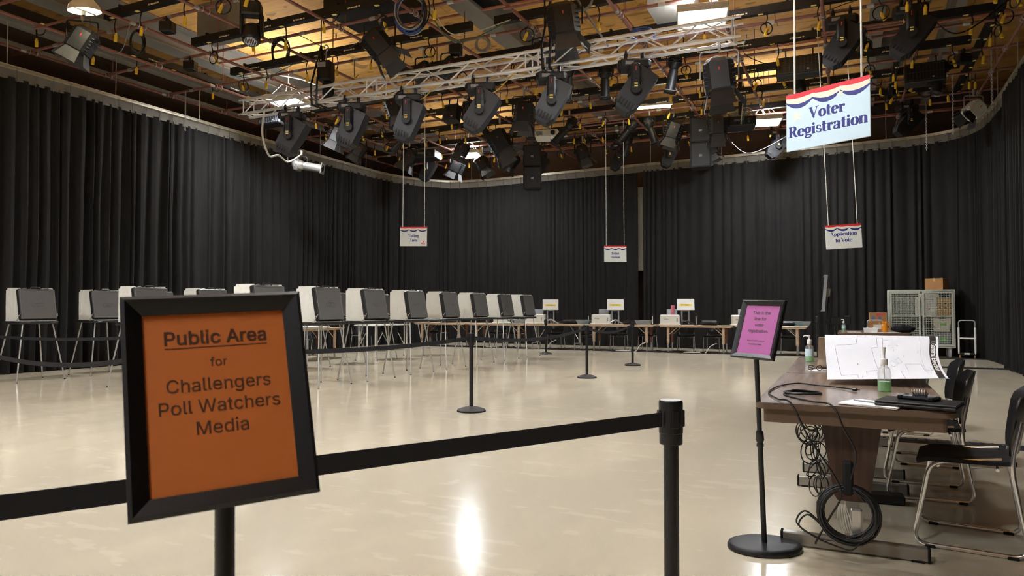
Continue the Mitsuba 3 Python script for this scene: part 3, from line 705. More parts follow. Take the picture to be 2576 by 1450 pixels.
LC = [((-9.6, 10.5, 6.6), (-8.6, 10.6, 6.15), (-7.7, 10.7, 6.5), 'thin black cable sagging between two pipes left of the barn door light', 'mat_cable', .007), ((-6.6, 10.6, 6.6), (-6.3, 11.0, 6.2), (-5.6, 12.0, 6.75), 'pale cable sagging in front of the ceiling beam', 'mat_white_cable', .010), ((-6.65, 10.55, 6.55), (-6.35, 11.1, 6.12), (-5.7, 12.0, 6.72), 'green cable sagging in front of the ceiling beam', 'mat_green_cable', .011),
      ((-12.9, 12.0, 6.7), (-11.8, 11.9, 6.45), (-10.9, 12.0, 6.7), 'thin green cable under the raceway left of the truss', 'mat_green_cable', .008), ((-5.4, 12.3, 6.5), (-5.0, 12.6, 6.35), (-4.6, 13.6, 6.7), 'pale cable running behind the truss towards the right', 'mat_white_cable', .010), ((1.1, 13.8, 6.6), (1.7, 14.0, 5.95), (2.6, 14.5, 6.6), 'black cable sagging from the right moving light to the side pipes', 'mat_cable', .012),
      ((-3.0, 20.3, 6.0), (-2.4, 20.6, 5.6), (-1.2, 21.0, 6.2), 'black cable loop under the dark projector on the right', 'mat_cable', .012), ((-7.6, 11.22, 5.47), (-7.2, 11.2, 5.2), (-6.8, 11.22, 5.47), 'yellow cable loop hanging under the truss left of its middle', 'mat_yellow_cable', .009), ((-6.2, 11.22, 5.47), (-5.7, 11.15, 5.1), (-5.2, 11.22, 5.47), 'yellow cable loop hanging under the truss between two moving lights', 'mat_yellow_cable', .009),
      ((-13.6, 9.0, 6.6), (-12.9, 9.2, 6.3), (-12.0, 8.8, 6.6), 'grey cable between the pipes at the upper left', 'mat_grey_cable', .008), ((-1.4, 11.6, 5.6), (-1.7, 14, 6.1), (-1.3, 16.7, 6.6), 'black cable reaching from the truss right end to the pipes behind it', 'mat_cable', .008), ((-4.2, 11.3, 6.7), (-3.9, 11.3, 6.2), (-3.6, 11.4, 5.7), 'bundle of pale cables dropping onto the truss right of the cable ring', 'mat_grey_cable', .02), ((-10.9, 10.6, 6.6), (-10.3, 9.9, 6.75), (-9.4, 9.0, 6.8), 'thin cable over the plywood near the LED light', 'mat_cable', .006),
      ((-8.9, 9.0, 7.4), (-7.9, 9.3, 7.0), (-7.0, 10.3, 7.4), 'thin cable drooping below the plywood at the top of the view', 'mat_cable', .007), ((-.5, 13.7, 6.5), (-.1, 14.4, 6.9), (.5, 15.4, 7.4), 'thin black cable between the right moving lights', 'mat_cable', .008), ((-10.0, 13.0, 6.6), (-9.8, 12.6, 6.4), (-9.5, 12.2, 6.6), 'thin cable in front of the chain hoist', 'mat_cable', .007)]
for a, b, c, lab, m, r in LC:
    thing('cable', lab, 'cable', P(tube(bez(a, b, c), r, 6), m, 50))
# cables tied along the truss
g = np.random.default_rng(12)
q = np.stack([np.linspace(.2, 9.9, 60), .05 + .05 * np.sin(np.arange(60) * 1.3) + .02 * g.normal(size=60), .035 + .012 * g.normal(size=60)], 1)
thing('cable', 'pale cable tied along the bottom of the silver truss', 'cable', P(tube(bez(*q, n=3), .014, 6), 'mat_white_cable', 50), at(TR_X0, TR_Y, TR_Z))
thing('conduit', 'white bent conduit under the pipe grid at the upper left', 'conduit', P(tube(fillet([(-13.2, 12.6, 6.9), (-12.5, 12.6, 6.9), (-12.0, 13.4, 6.9), (-12.0, 16, 6.9)], .25), .025, 8), 'mat_gap_post', 50))
thing('black_pole', 'black square pole hanging down from the grid behind the truss, carrying white and green cables', 'pole', [('pole', P(bx(0, 0, -.62, .09, .09, 1.24, .01), 'mat_black')), ('cable', P(tube(bez((.05, -.05, -.1), (.08, -.06, -.8), (.02, -.06, -1.5)), .015, 6), 'mat_white_cable')), ('cable', P(tube(bez((.05, -.03, -.3), (.14, -.06, -.9), (.06, -.06, -1.5)), .012, 6), 'mat_green_cable'))], at(-2.45, 18.9, 7.5))
for x, y, L, w in ((-14.6, 12.2, 1.0, 'left of the truss'), (-14.4, 15.5, 1.2, 'above the left curtain'), (2.2, 18.8, 1.4, 'left of the white stage light'), (2.7, 17.2, 1.2, 'right of the white stage light'), (1.85, 20.8, 1.3, 'in front of the curved rail')):
    add_stub(x, y)
    thing('chain', f'thin steel chain hanging from the grid {w}', 'chain', P(chain(L), 'mat_zinc'), at(x, y, 6.6))
def box_fix():
    return [('box', P(bx(0, 0, -.15, .24, .2, .2, .02), 'mat_black')), ('clamp', P(bx(0, 0, 0, .05, .08, .12, .01), 'mat_black'))]
for k, (x, y, w) in enumerate(((-7.0, 12.2, 'beside the grey coil'), (-11.2, 8.95, 'on the nearest pipe at the top left'), (-12.55, 10.6, 'left of the grey duct'), (-5.9, 15.5, 'behind the fifth moving light'), (.35, 15.5, 'right of the hanging rope'), (-13.0, 13.9, 'at the left end of the truss'), (2.2, 17.1, 'near the white cable conduit'), (-9.9, 17.15, 'in the dark middle of the grid'), (-4.3, 15.5, 'above the bright tube lamp'))):
    add_stub(x, y)
    thing('junction_box', f'small black box clamped to a grid pipe {w}', 'junction box', box_fix(), at(x, y, 6.58, rz=20))

# ------------------------------------------------------------------ work lights
def work_light(w=.86):
    hs = cat(bx(0, 0, .06, w, w, .08, .02))
    ln = (np.array([[-1, -1, 0], [1, -1, 0], [1, 1, 0], [-1, 1, 0]], float) * w * .47, np.array([[0, 2, 1], [0, 3, 2]]))
    rim = cat(box(-w / 2, w / 2, -w / 2, -w * .47, -.03, .02), box(-w / 2, w / 2, w * .47, w / 2, -.03, .02), box(-w / 2, -w * .47, -w / 2, w / 2, -.03, .02), box(w * .47, w / 2, -w / 2, w / 2, -.03, .02))
    rods = cat([cyl((sx * .3, sy * .3, .1), (sx * .1, sy * .1, .42), .008, 5) for sx in (-1, 1) for sy in (-1, 1)] + [cyl((0, 0, .4), (0, 0, 1.4), .012, 5)])
    up_ = (np.array([[-1, -1, 0], [1, -1, 0], [1, 1, 0], [-1, 1, 0]], float) * w * .46 + [0, 0, .103], np.array([[0, 1, 2], [0, 2, 3]]))
    return hs, ln, rim, rods, up_
hs, ln, rim, rods, upl = work_light()
WL = [('housing', P(hs, 'mat_white_plastic')), ('lens', P(ln, 'mat_white', emitter={'type': 'area', 'radiance': {'type': 'rgb', 'value': list(LAMP)}})), ('rim', P(rim, 'mat_white_plastic')), ('upper_lens', P(upl, 'mat_white', emitter={'type': 'area', 'radiance': {'type': 'rgb', 'value': [x * .20 for x in LAMP]}})), ('hanger', P(rods, 'mat_zinc'))]
for (x, y), w in zip(WORK_LIGHTS, ('glowing through the left end of the silver truss', 'above the right end of the silver truss, the brightest', 'at the far left corner above the back curtain', 'left of the large hanging sign at the far end', 'nearest to the entrance on the right', 'beside the entrance on the left', 'behind the entrance on the right', 'behind the entrance in the middle', 'above the middle of the room in front')):
    thing('work_light', f'square white LED work light {w}', 'lamp', WL, at(x, y, 6.38, rz=12))
def scoop():
    sh = lathe([(.30, -.16), (.27, -.05), (.18, .06), (.05, .10)], 24)
    sh = (sh[0][:-2], sh[1][(sh[1] < len(sh[0]) - 2).all(1)])
    return [('shade', P(rot(sh, 'x', 8), 'mat_cream', True)), ('bulb', P(mv(tri(trimesh.creation.icosphere(2, .09)), 0, 0, -.02), 'mat_white', True, emitter={'type': 'area', 'radiance': {'type': 'rgb', 'value': [22, 20.5, 16]}})), ('bracket', P(cat(cyl((0, 0, .1), (0, 0, .4), .014, 6), bx(0, 0, -.15, .02, .5, .02), bx(0, 0, -.2, .06, .05, .1)), 'mat_black'))]
thing('scoop_lamp', 'round cream scoop lamp lit at the top left corner', 'lamp', scoop(), at(-11.62, 7.65, 6.45, s=.85))
tb = cyl((-.45, 0, 0), (.45, 0, 0), .03, 10)
thing('tube_lamp', 'bright horizontal tube lamp behind the last moving light under the truss', 'lamp', [('tube', P(tb, 'mat_white', 40, emitter={'type': 'area', 'radiance': {'type': 'rgb', 'value': [9, 8.2, 6.2]}})), ('fitting', P(bx(0, 0, .06, 1.0, .10, .05, .01), 'mat_white_plastic')), ('hanger', P(cat(cyl((-.4, 0, .08), (-.4, 0, .6), .006, 5), cyl((.4, 0, .08), (.4, 0, .6), .006, 5)), 'mat_zinc'))], at(-4.44, 17.76, 6.4, rz=10))

# ================================================================== lettering
def sans(t, h, bold=False, depth=.0006, center=True):
    m = tri(meshkit.text_mesh(t, h, depth, bold))
    if center: m = mv(m, -(m[0][:, 0].min() + m[0][:, 0].max()) / 2)
    return m
# a bold display serif drawn with a broad pen: strokes as point lists; an upright stroke is thick, a level one thin
def arc(cx, cy, rx, ry, a0, a1, n=22):
    t = np.radians(np.linspace(a0, a1, n)); return np.stack([cx + rx * np.cos(t), cy + ry * np.sin(t)], 1)
THK, THN = .245, .07
def pen(Q, thick=THK, thin=THN):
    Q = np.asarray(Q, float); d = np.gradient(Q, axis=0); d /= np.maximum(np.linalg.norm(d, axis=1, keepdims=True), 1e-9)
    w = thin + (thick - thin) * np.abs(d[:, 1]) ** 1.5
    nrm = np.stack([-d[:, 1], d[:, 0]], 1); L, R = Q + nrm * w[:, None] / 2, Q - nrm * w[:, None] / 2
    return union_all([Polygon([L[i], L[i + 1], R[i + 1], R[i]]).buffer(.004) for i in range(len(Q) - 1)])
def bar(x0, x1, y0, y1): return sbox(x0, y0, x1, y1)
def poly(*p): return Polygon(p)
XH = .66
def stem(x, y0, y1): return bar(x - THK / 2, x + THK / 2, y0, y1)
def ser(x, y, w=.20, h=.06): return bar(x - w, x + w, y, y + h)
def glyph(c):
    if c == 'V': return union_all([poly((.05, .97), (.30, .97), (.56, .06), (.44, 0), (.40, 0)), poly((.40, 0), (.47, 0), (.80, .97), (.72, .97)), ser(.17, .94, .19), ser(.77, .94, .15)]), .90
    if c == 'A': return union_all([poly((.36, 1.0), (.47, 1.0), (.84, .03), (.58, .03)), poly((.12, .03), (.19, .03), (.46, .92), (.40, .96)), ser(.15, 0, .15), ser(.72, 0, .19), bar(.22, .66, .28, .345)]), .92
    if c == 'R': return union_all([stem(.20, 0, .97), ser(.18, 0, .18), bar(.02, .40, .91, .97), pen(np.vstack([[[.2, .94]], arc(.42, .72, .20, .22, 90, -90), [[.2, .5]]])), pen([(.40, .50), (.50, .38), (.64, .10), (.78, .03)], .24, .08), ser(.76, 0, .10)]), .86
    if c == 'B': return union_all([stem(.20, 0, .97), bar(.02, .42, 0, .06), bar(.02, .40, .91, .97), pen(np.vstack([[[.2, .94]], arc(.42, .74, .19, .20, 90, -90), [[.2, .53]]])), pen(np.vstack([[[.2, .53]], arc(.46, .28, .22, .25, 90, -90), [[.2, .03]]]))]), .80
    if c == 'S': return union_all([pen(np.vstack([arc(.36, .72, .22, .24, 30, 180), arc(.36, .72, .22, .24, 180, 250, 8), [[.36, .49]], arc(.36, .26, .25, .24, 70, 0, 8), arc(.36, .26, .25, .24, 0, -155)]), .20), bar(.53, .585, .66, .95), bar(.10, .155, .04, .32)]), .72
    if c == 'o': return union_all([pen(arc(.33, XH / 2, .23, XH / 2 - .02, 0, 360, 40))]), .66
    if c == 'e': return union_all([pen(arc(.32, XH / 2, .22, XH / 2 - .02, 0, 318, 40)), bar(.14, .56, XH / 2 - .01, XH / 2 + .045), poly((.46, XH / 2), (.60, XH / 2), (.58, .46), (.48, .52))]), .64
    if c == 'c': return union_all([pen(arc(.32, XH / 2, .22, XH / 2 - .02, 40, 318, 36)), Point(.47, .50).buffer(.085)]), .60
    if c == 't': return union_all([pen(np.vstack([[[.20, .88]], [[.20, .3]], [[.20, .16]], arc(.34, .16, .14, .13, 180, 300, 10)])), bar(.03, .42, .60, .66), poly((.09, .66), (.30, .66), (.30, .90))]), .46
    if c == 'l': return union_all([stem(.17, 0, 1.02), ser(.17, 0, .16), poly((.02, 1.02), (.02, .97), (.17, .93), (.20, 1.02))]), .36
    if c == 'i': return union_all([stem(.17, 0, XH), ser(.17, 0, .16), bar(.02, .2, XH - .06, XH), Point(.17, .86).buffer(.115)]), .36
    if c == 'r': return union_all([stem(.18, 0, XH), ser(.18, 0, .17), bar(.02, .2, XH - .06, XH), pen(arc(.40, .42, .16, .20, 160, 60, 10), .15, .09), Point(.45, .54).buffer(.10)]), .54
    if c in 'nn': return union_all([stem(.18, 0, XH), ser(.18, 0, .16), bar(.02, .2, XH - .06, XH), pen(np.vstack([arc(.38, .44, .19, .20, 170, 0, 16), [[.57, .3]], [[.57, 0]]])), ser(.57, 0, .16)]), .76
    if c == 'a': return union_all([pen(np.vstack([arc(.30, .46, .20, .18, 160, 0, 14), [[.50, .3]], [[.50, .14]], arc(.58, .14, .08, .11, 180, 300, 6)])), pen(np.vstack([[[.48, .36]], arc(.26, .18, .16, .15, 90, 340, 24)]), .17), Point(.16, .50).buffer(.085)]), .68
    if c == 's': return union_all([pen(np.vstack([arc(.28, .48, .16, .155, 30, 240, 18), arc(.29, .18, .18, .155, 60, -155, 20)]), .17), bar(.415, .46, .44, .63), bar(.07, .115, .04, .22)]), .54
    if c == 'g': return union_all([pen(arc(.29, .40, .19, .24, 0, 360, 32)), pen(np.vstack([[[.18, .16]], [[.12, .07]], [[.2, -.0]], arc(.32, -.14, .24, .13, 80, -260, 28)]), .15, .09), poly((.44, .58), (.62, .66), (.60, .54), (.46, .50))]), .64
    if c == 'p': return union_all([stem(.18, -.28, XH), ser(.18, -.30, .17), bar(.02, .2, XH - .06, XH), pen(arc(.38, XH / 2, .21, XH / 2 - .02, 150, -150, 30))]), .70
    return Point(0, 0).buffer(1e-4), .30
GL = {}
def serif(text, h, depth=.0008):
    x, ms = 0.0, []
    for c in text:
        if c not in GL: GL[c] = glyph(c)
        g_, adv = GL[c]
        if c != ' ': ms.append(extr(affinity.affine_transform(g_.simplify(.006), [h, 0, 0, h, x * h, 0]), depth))
        x += adv * .985
    m = cat(ms)
    return mv(m, -(m[0][:, 0].min() + m[0][:, 0].max()) / 2)
def star(r, r2=.45):
    a = np.radians(90 + 36 * np.arange(10)); q = np.where(np.arange(10) % 2, r * r2, r)
    return Polygon(np.stack([q * np.cos(a), q * np.sin(a)], 1))

# ------------------------------------------------------------------ hanging signs
for (qx, qy), (dx, dy) in (((-.133, 5.827), (.234, -.109)), ((-9.178, 14.021), (.244, .085)), ((-5.884, 19.223), (.214, .144)), ((-.066, 14.755), (.247, .074))):
    for q in (-1, 1): add_stub(qx + dx * q, qy + dy * q, z=6.55)
SW, SH = .645, .45
def swag(y0, y1, d0, d1):
    """a band along the sign's top: between two scalloped edges, three swags wide"""
    x = np.linspace(-SW / 2, SW / 2, 61); t = ((x + SW / 2) / (SW / 3)) % 1.0; t[-1] = 1.0
    lo = lambda y, d: y - d * 4 * t * (1 - t)
    return Polygon(np.vstack([np.stack([x, lo(y0, d0)], 1), np.stack([x, lo(y1, d1)], 1)[::-1]]))
def hanging_sign(lines, lh, starpos, ink_pos, rope_len, small=False):
    ps = [('board', P(bx(0, .006, 0, SW, .012, SH, .002), 'mat_sign_blue' if not small else 'mat_sign_white'))]
    up_ = lambda m, dy=0: mv(upright(m), 0, dy)
    top = SH / 2
    ps.append(('red_swag', P(up_(extr(swag(top, top - .028, 0, .012), .0006)), 'mat_red')))
    ps.append(('cream_swag', P(up_(extr(swag(top - .028, top - .058, .012, .028), .0006)), 'mat_sign_cream')))
    ps.append(('blue_swag', P(up_(extr(swag(top - .058, top - .070, .028, .052), .0008)), 'mat_navy')))
    ps.append(('star', P(up_(extr(affinity.translate(affinity.rotate(star(starpos[2], .45), 12), starpos[0], starpos[1]), .0007)), 'mat_star')))
    if not small or lines[0].startswith('App'):
        ps.append(('star', P(up_(extr(affinity.translate(affinity.rotate(star(.032), 20), SW / 6, top - .085), .0012)), 'mat_star')))
    for k, (t, y) in enumerate(zip(lines, ink_pos)):
        ps.append(('lettering', P(up_(mv(serif(t, lh), 0, y)), 'mat_navy')))
    for s in (-1, 1):
        q = [(s * SW * .40, .012, SH / 2 - .02), (s * SW * .40, .012, SH / 2 + .3), (s * SW * .395, .012, SH / 2 + rope_len)]
        ps.append(('rope', P(tube(q, .0065 if rope_len > 3.9 else .007, 6), 'mat_rope')))
    return ps
def ptype(C, X, up_):
    X = np.array(X) / np.linalg.norm(X); Z = np.array(up_) / np.linalg.norm(up_); Y = np.cross(Z, X); Y /= np.linalg.norm(Y); Z = np.cross(X, Y)
    return frame_T(C, X, Y, Z)
thing('hanging_sign', 'large pale blue hanging sign reading Voter Registration, nearest of the four', 'sign', hanging_sign(['Voter', 'Registration'], .089, (-.235, .04, .048), (.0, -.120), 3.65), ptype((-.133, 5.827, 2.754), (.906, -.423, .012), (0, .04, 1)))
pb = hanging_sign(['Voting', 'Area'], .068, (-.24, .07, .04), (-.015, -.12), 3.4, True)
pb.append(('pen_mark', P(mv(upright(extr(union_all([pen([(.185, -.15), (.215, -.185), (.275, -.165)], .016, .010), LineString([(.215, -.165), (.262, -.09)]).buffer(.009)]), .0008))), 'mat_red')))
pb.append(('box_mark', P(mv(upright(extr(LineString([(.19, -.185), (.28, -.185), (.29, -.135)]).buffer(.005), .0009))), 'mat_sign_cream')))
thing('hanging_sign', 'small white hanging sign reading Voting Area, above the row of booths', 'sign', pb, ptype((-9.178, 14.021, 2.97), (.944, .33, -.01), (0, -.03, 1)))
thing('hanging_sign', 'small white hanging sign reading Ballot Station, in front of the back curtain', 'sign', hanging_sign(['Ballot', 'Station'], .068, (.225, -.125, .042), (-.025, -.125), 3.55, True), ptype((-5.884, 19.223, 2.816), (.83, .557, .01), (0, -.03, 1)))
thing('hanging_sign', 'small white hanging sign reading Application to Vote, under the large sign', 'sign', hanging_sign(['Application', 'to Vote'], .074, (.225, -.125, .048), (.02, -.10), 3.75, True), ptype((-.066, 14.755, 2.644), (.957, .285, .05), (0, -.03, 1)))

# ------------------------------------------------------------------ stanchions and belts
HS = .98
def stanchion():
    base = lathe([(.178, 0), (.178, .022), (.170, .030), (.120, .046), (.055, .060), (.03, .064)], 32)
    rubber = lathe([(.181, 0), (.181, .013), (.178, .014)], 32)
    pole = cyl((0, 0, .05), (0, 0, HS - .14), .0255, 20)
    head = lathe([(.0375, HS - .150), (.0395, HS - .146), (.0395, HS - .112), (.041, HS - .110), (.041, HS - .006), (.0385, HS)], 28)
    lugs = cat([mv(rot(bx(0, -.041, HS - .062, .022, .012, .058, .002), 'z', a), 0) for a in (0, 90, 180, 270)])
    cap = lathe([(.0365, HS - .001), (.0365, HS + .0015), (.035, HS + .002)], 28)
    return [('base', P(base, 'mat_stanchion_base', 30), [('rubber_edge', P(rubber, 'mat_rubber', 30))]), ('pole', P(pole, 'mat_stanchion', 30)), ('head', P(head, 'mat_stanchion', 30), [('belt_slots', P(lugs, 'mat_stanchion')), ('top_disc', P(cap, 'mat_zinc', 30))])]
ST = stanchion()
POSTS = {'near': (-.56, 2.47), 'a': (-4.30, 7.90), 'b': (-4.41, 12.59), 'c': (-4.42, 15.72), 'd': (-7.70, 18.51), 'h1': (-5.47, 4.53), 'h2': (-8.90, 7.35), 'out': (-1.95, -.05)}
for k, lab in (('near', 'black belt stanchion in the foreground left of the purple sign'), ('a', 'black belt stanchion in the middle of the floor, its base shown whole'), ('b', 'black belt stanchion behind the middle one, in front of the far tables'), ('c', 'smaller black belt stanchion before the far table with the station one screen'), ('d', 'farthest black belt stanchion at the end of the booth row'), ('h1', 'black belt stanchion hidden behind the orange sign'), ('h2', 'second black belt stanchion hidden behind the orange sign')):
    x, y = POSTS[k]; thing('stanchion', lab, 'stanchion', ST, at(x, y, 0, rz=33 if k == 'near' else 12))
def belt(p, q, sag, z=HS - .062, trim=(.045, .045)):
    p, q = np.array([*p, z]), np.array([*q, z]); d = (q - p) / np.linalg.norm(q - p); p, q = p + d * trim[0], q - d * trim[1]
    t = np.linspace(0, 1, 25)[:, None]; c = p + (q - p) * t; c[:, 2] -= sag * 4 * t[:, 0] * (1 - t[:, 0])
    hh = np.array([0, 0, .0245])
    return slab(np.stack([c - hh, c + hh], 1), .0016)
for lab, p, q, sag in (('black belt stretched from the foreground stanchion past the orange sign', POSTS['near'], POSTS['out'], .0), ('black belt hanging between the middle stanchion and the post behind the orange sign', POSTS['a'], POSTS['h1'], .075), ('black belt hanging from behind the orange sign to the left edge, the lower one', POSTS['h1'], (-9.9, 4.9), .215), ('thin black belt at the left crossing the booth legs, the upper one', POSTS['h2'], (-14.4, 6.95), .12),
                       ('black belt from the middle stanchion to the one behind it', POSTS['a'], POSTS['b'], .10), ('black belt between the two stanchions in front of the far tables', POSTS['b'], POSTS['c'], .12)):
    thing('belt', lab, 'barrier belt', P(belt(p, q, sag), 'mat_belt'))

# ------------------------------------------------------------------ framed signs on stands
def sign_frame(w, h, b, texts, paper, ink):
    """front faces -y; texts: (string, height, y, bold, underline)"""
    prof = [(0, 0), (.0, .012), (.006, .017), (b * .55, .012), (b, .004), (b, 0)]
    ms = []
    W, H = w / 2 + b, h / 2 + b
    for (ax, bx_, n_) in (((-W, -H), (W, -H), (0, 1)), ((W, -H), (W, H), (-1, 0)), ((W, H), (-W, H), (0, -1)), ((-W, H), (-W, -H), (1, 0))):
        a, e = np.array(ax), np.array(bx_); d = (e - a) / np.linalg.norm(e - a); n = np.array(n_)
        rows = []
        for o, dz in prof:
            rows.append([[*(a + d * o + n * o), dz], [*(e - d * o + n * o), dz]])
        V, F = grid(np.array(rows)); ms.append((V, F[:, ::-1]))
    fr = upright(cat(ms)); back = bx(0, .004, 0, 2 * W, .007, 2 * H)
    pap = bx(0, -.0012, 0, w + .004, .0014, h + .004)
    ps = [('frame', P(cat(fr, back), 'mat_black', 20)), ('paper', P(pap, paper))]
    for t, th, y, bold, und in texts:
        m = mv(sans(t, th, bold), 0, y)
        if und: m = cat(m, box(m[0][:, 0].min(), m[0][:, 0].max(), y - th * .32, y - th * .25, 0, .0006))
        ps.append(('lettering', P(mv(upright(m), 0, -.0019), ink)))
    return ps
def stand_sign(ps, C, X, U, foot_xy, pole_r, base_r, label, name='sign_stand', squash=1.0, base_rz=0):
    T = ptype(C, X, U); M = np.array(T.matrix, float)
    bot = M[:3, :3] @ np.array([0, .028, -.13]) + np.array(C)
    fx, fy = foot_xy
    zt = bot[2] - .02
    wmat = lambda m: (np.linalg.inv(M) @ np.concatenate([m[0], np.ones((len(m[0]), 1))], 1).T).T[:, :3]
    def loc(m): return (wmat(m), m[1])
    top = np.array([bot[0], bot[1], zt]); foot = np.array([fx, fy, .02])
    pl = lambda t: foot + (top - foot) * t
    pole = cat(cyl(foot, pl(.58), pole_r * 1.12, 18), cyl(pl(.55), top, pole_r, 18))
    col = cat(tube([pl(.555), pl(.565), pl(.60), pl(.615)], [pole_r * 1.35, pole_r * 1.75, pole_r * 1.6, pole_r * 1.3], 18), tube([pl(.530), pl(.535), pl(.548)], [pole_r * 1.4, pole_r * 1.55, pole_r * 1.4], 18))
    br = cat(cyl(top, M[:3, :3] @ np.array([0, .024, -.05]) + np.array(C), pole_r * 1.1, 14), (lambda b: (b[0] @ M[:3, :3].T + np.array(C), b[1]))(bx(0, .013, -.06, .06, .014, .10, .004)))
    base = lathe([(base_r * .97, 0), (base_r, .006), (base_r, .020), (base_r * .96, .032), (base_r * .86, .038), (.02, .040)], 48)
    base = mv(rot((base[0] * [1, squash, 1], base[1]), 'z', base_rz), fx, fy)
    full = ps + [('pole', P(loc(pole), 'mat_black', 30)), ('height_collar', P(loc(col), 'mat_black_gloss', 30)), ('bracket', P(loc(br), 'mat_black', 30)), ('base', P(loc(base), 'mat_black', 30))]
    thing(name, label, 'sign', full, T)
PW, PH = .206, .270
stand_sign(sign_frame(PW, PH, .0285, [('Public Area', .0205, .087, True, True), ('for', .0135, .0505, False, False), ('Challengers', .0195, .0135, False, False), ('Poll Watchers', .0195, -.0195, False, False), ('Media', .0195, -.0525, False, False)], 'mat_orange_paper', 'mat_ink_brown'),
           (-.872, .80, 1.162), (.580, .813, .044), (-.258, .134, .957), (-.800, .755), .0145, .19, 'orange framed sign reading Public Area on a black floor stand, in the foreground')
stand_sign(sign_frame(PW, PH, .0285, [('This is the', .0165, .086, True, False), ('line for', .0165, .052, True, False), ('voter', .0165, .018, True, False), ('registration.', .0165, -.016, True, False), ('Have ID and proof of', .0078, -.066, True, False), ('residency ready.', .0078, -.086, True, False)], 'mat_purple_paper', 'mat_ink'),
           (-.437, 4.013, 1.183), (.874, -.485, -.023), (.18, .278, .943), (-.425, 4.085), .0125, .195, 'purple framed sign about the voter registration line on a black floor stand', squash=.80, base_rz=25)

# ------------------------------------------------------------------ voting booths
def booth():
    """stands at its centre on the floor; the lid is on the +x side, the voter stands at -x"""
    legs = []
    for sx in (-1, 1):
        for sy in (-1, 1):
            q = [(sx * .20, sy * .26, 1.015), (sx * .325, sy * .415, .03)]
            legs.append((P(cat(tube(q, .0125, 8), mv(cyl((0, 0, 0), (0, 0, .045), .0135, 8), sx * .328, sy * .419)), 'mat_leg', 40), P(cyl((sx * .328, sy * .419, 0), (sx * .327, sy * .417, .018), .0142, 8), 'mat_rubber')))
    tray = cat(bx(-.005, 0, 1.04, .56, .66, .05, .015), bx(.27, 0, 1.045, .03, .60, .045, .01), [bx(.285, y, 1.035, .02, .10, .02, .006) for y in (-.22, .22)])
    desk = bx(-.02, 0, 1.069, .48, .58, .010, .003)
    def lidm():
        m = bx(-.010, 0, .28, .105, .62, .56, .022)
        rim = cat(bx(.045, 0, .535, .012, .60, .022, .005), bx(.045, 0, .025, .012, .60, .022, .005), bx(.045, -.295, .28, .012, .022, .53, .005), bx(.045, .295, .28, .012, .022, .53, .005))
        return m, rim
    m, rim = lidm()
    face = bx(.040, 0, .28, .012, .585, .525, .004)
    pl = rrect(.20, .075, .025, 3); pl = pl.difference(pl.buffer(-.006))
    plaque = mapv(extr(pl, .004), [[0, 0, 1], [1, 0, 0], [0, 1, 0]])
    words_ = cat([box(.0, .004, -.05 + k * .018, -.05 + k * .018 + w, zz, zz + .010) for zz in (.008, -.018) for k, w in ((0, .014), (1, .016), (2, .010), (3, .015), (4, .016), (5, .012))])
    plaque = mv(cat(plaque, words_), .046, 0, .27)
    handle = tube(fillet([(0, -.09, .56), (0, -.075, .59), (0, .075, .59), (0, .09, .56)], .02), .010, 6)
    latch = cat(bx(.0, -.19, .567, .05, .05, .014, .004), bx(.0, .19, .567, .05, .05, .014, .004))
    tilt = lambda q: mv(rot(q, 'y', -10.5), .215, 0, 1.085)
    lid_side = tilt(m)
    panel = Polygon([(-.255, 1.07), (.15, 1.07), (.195, 1.13), (.205, 1.30), (.135, 1.655), (-.215, 1.655), (-.230, 1.62), (-.262, 1.615), (-.262, 1.30)])
    panel = panel.buffer(-.008, join_style=1).buffer(.008, join_style=1)
    sp = upright(extr(panel, .012))
    ribs = cat([cat(box(x, x + .004, -.0145, -.011, 1.15, 1.60), box(x + w, x + w + .004, -.0145, -.011, 1.15, 1.60), box(x, x + w, -.0145, -.011, 1.597, 1.602)) for x, w in ((-.19, .05), (-.085, .075), (.03, .05))] + [box(-.24, .13, -.0145, -.011, 1.095, 1.100)])
    back_panel = bx(.0, 0, 0, .01, .1, .1)
    brk = cat([cat(tube([(.235, s * .325, 1.20), (.16, s * .335, 1.07)], .006, 5), mv(tri(trimesh.creation.icosphere(1, .014)), .205, s * .335, 1.16), bx(.15, s * .335, 1.065, .05, .02, .02, .004)) for s in (-1, 1)])
    return [('leg', a, [('foot', b)]) for a, b in legs] + [('tray', P(tray, 'mat_tray', 30), [('writing_surface', P(desk, 'mat_white_plastic'))]),
            ('lid', P(lid_side, 'mat_lid_side', 30), [('face', P(tilt(face), 'mat_lid')), ('rim', P(tilt(rim), 'mat_lid', 30)), ('plaque', P(tilt(plaque), 'mat_lid')), ('handle', P(tilt(handle), 'mat_tray', 40)), ('latches', P(tilt(latch), 'mat_silver'))]),
            ('side_panel', P(mv(sp, 0, -.272), 'mat_panel_white'), [('ribs', P(mv(ribs, 0, -.272), 'mat_panel_white'))]), ('side_panel', P(mv(sp, 0, .286), 'mat_panel_white'), [('ribs', P(mv(ribs, 0, .286), 'mat_panel_white'))]), ('brackets', P(brk, 'mat_silver'))]
BO = booth()
ORD = ['first', 'second', 'third', 'fourth', 'fifth', 'sixth', 'seventh', 'eighth', 'ninth']
rowA = [(-8.02, 8.10), (-8.01, 9.42), (-7.99, 10.68), (-8.0, 12.07), (-8.02, 13.45), (-7.98, 14.76), (-7.98, 16.18), (-7.97, 17.52)]
for k, (x, y) in enumerate(rowA):
    w = 'partly hidden by the top of the orange sign' if k == 0 else ('farthest, at the end of the row' if k == 7 else 'counted from the near end')
    thing('voting_booth', f'dark voting booth with pale side panels, {ORD[k]} in the front row', 'voting booth', BO, at(x, y, 0), 'voting booths in three rows')
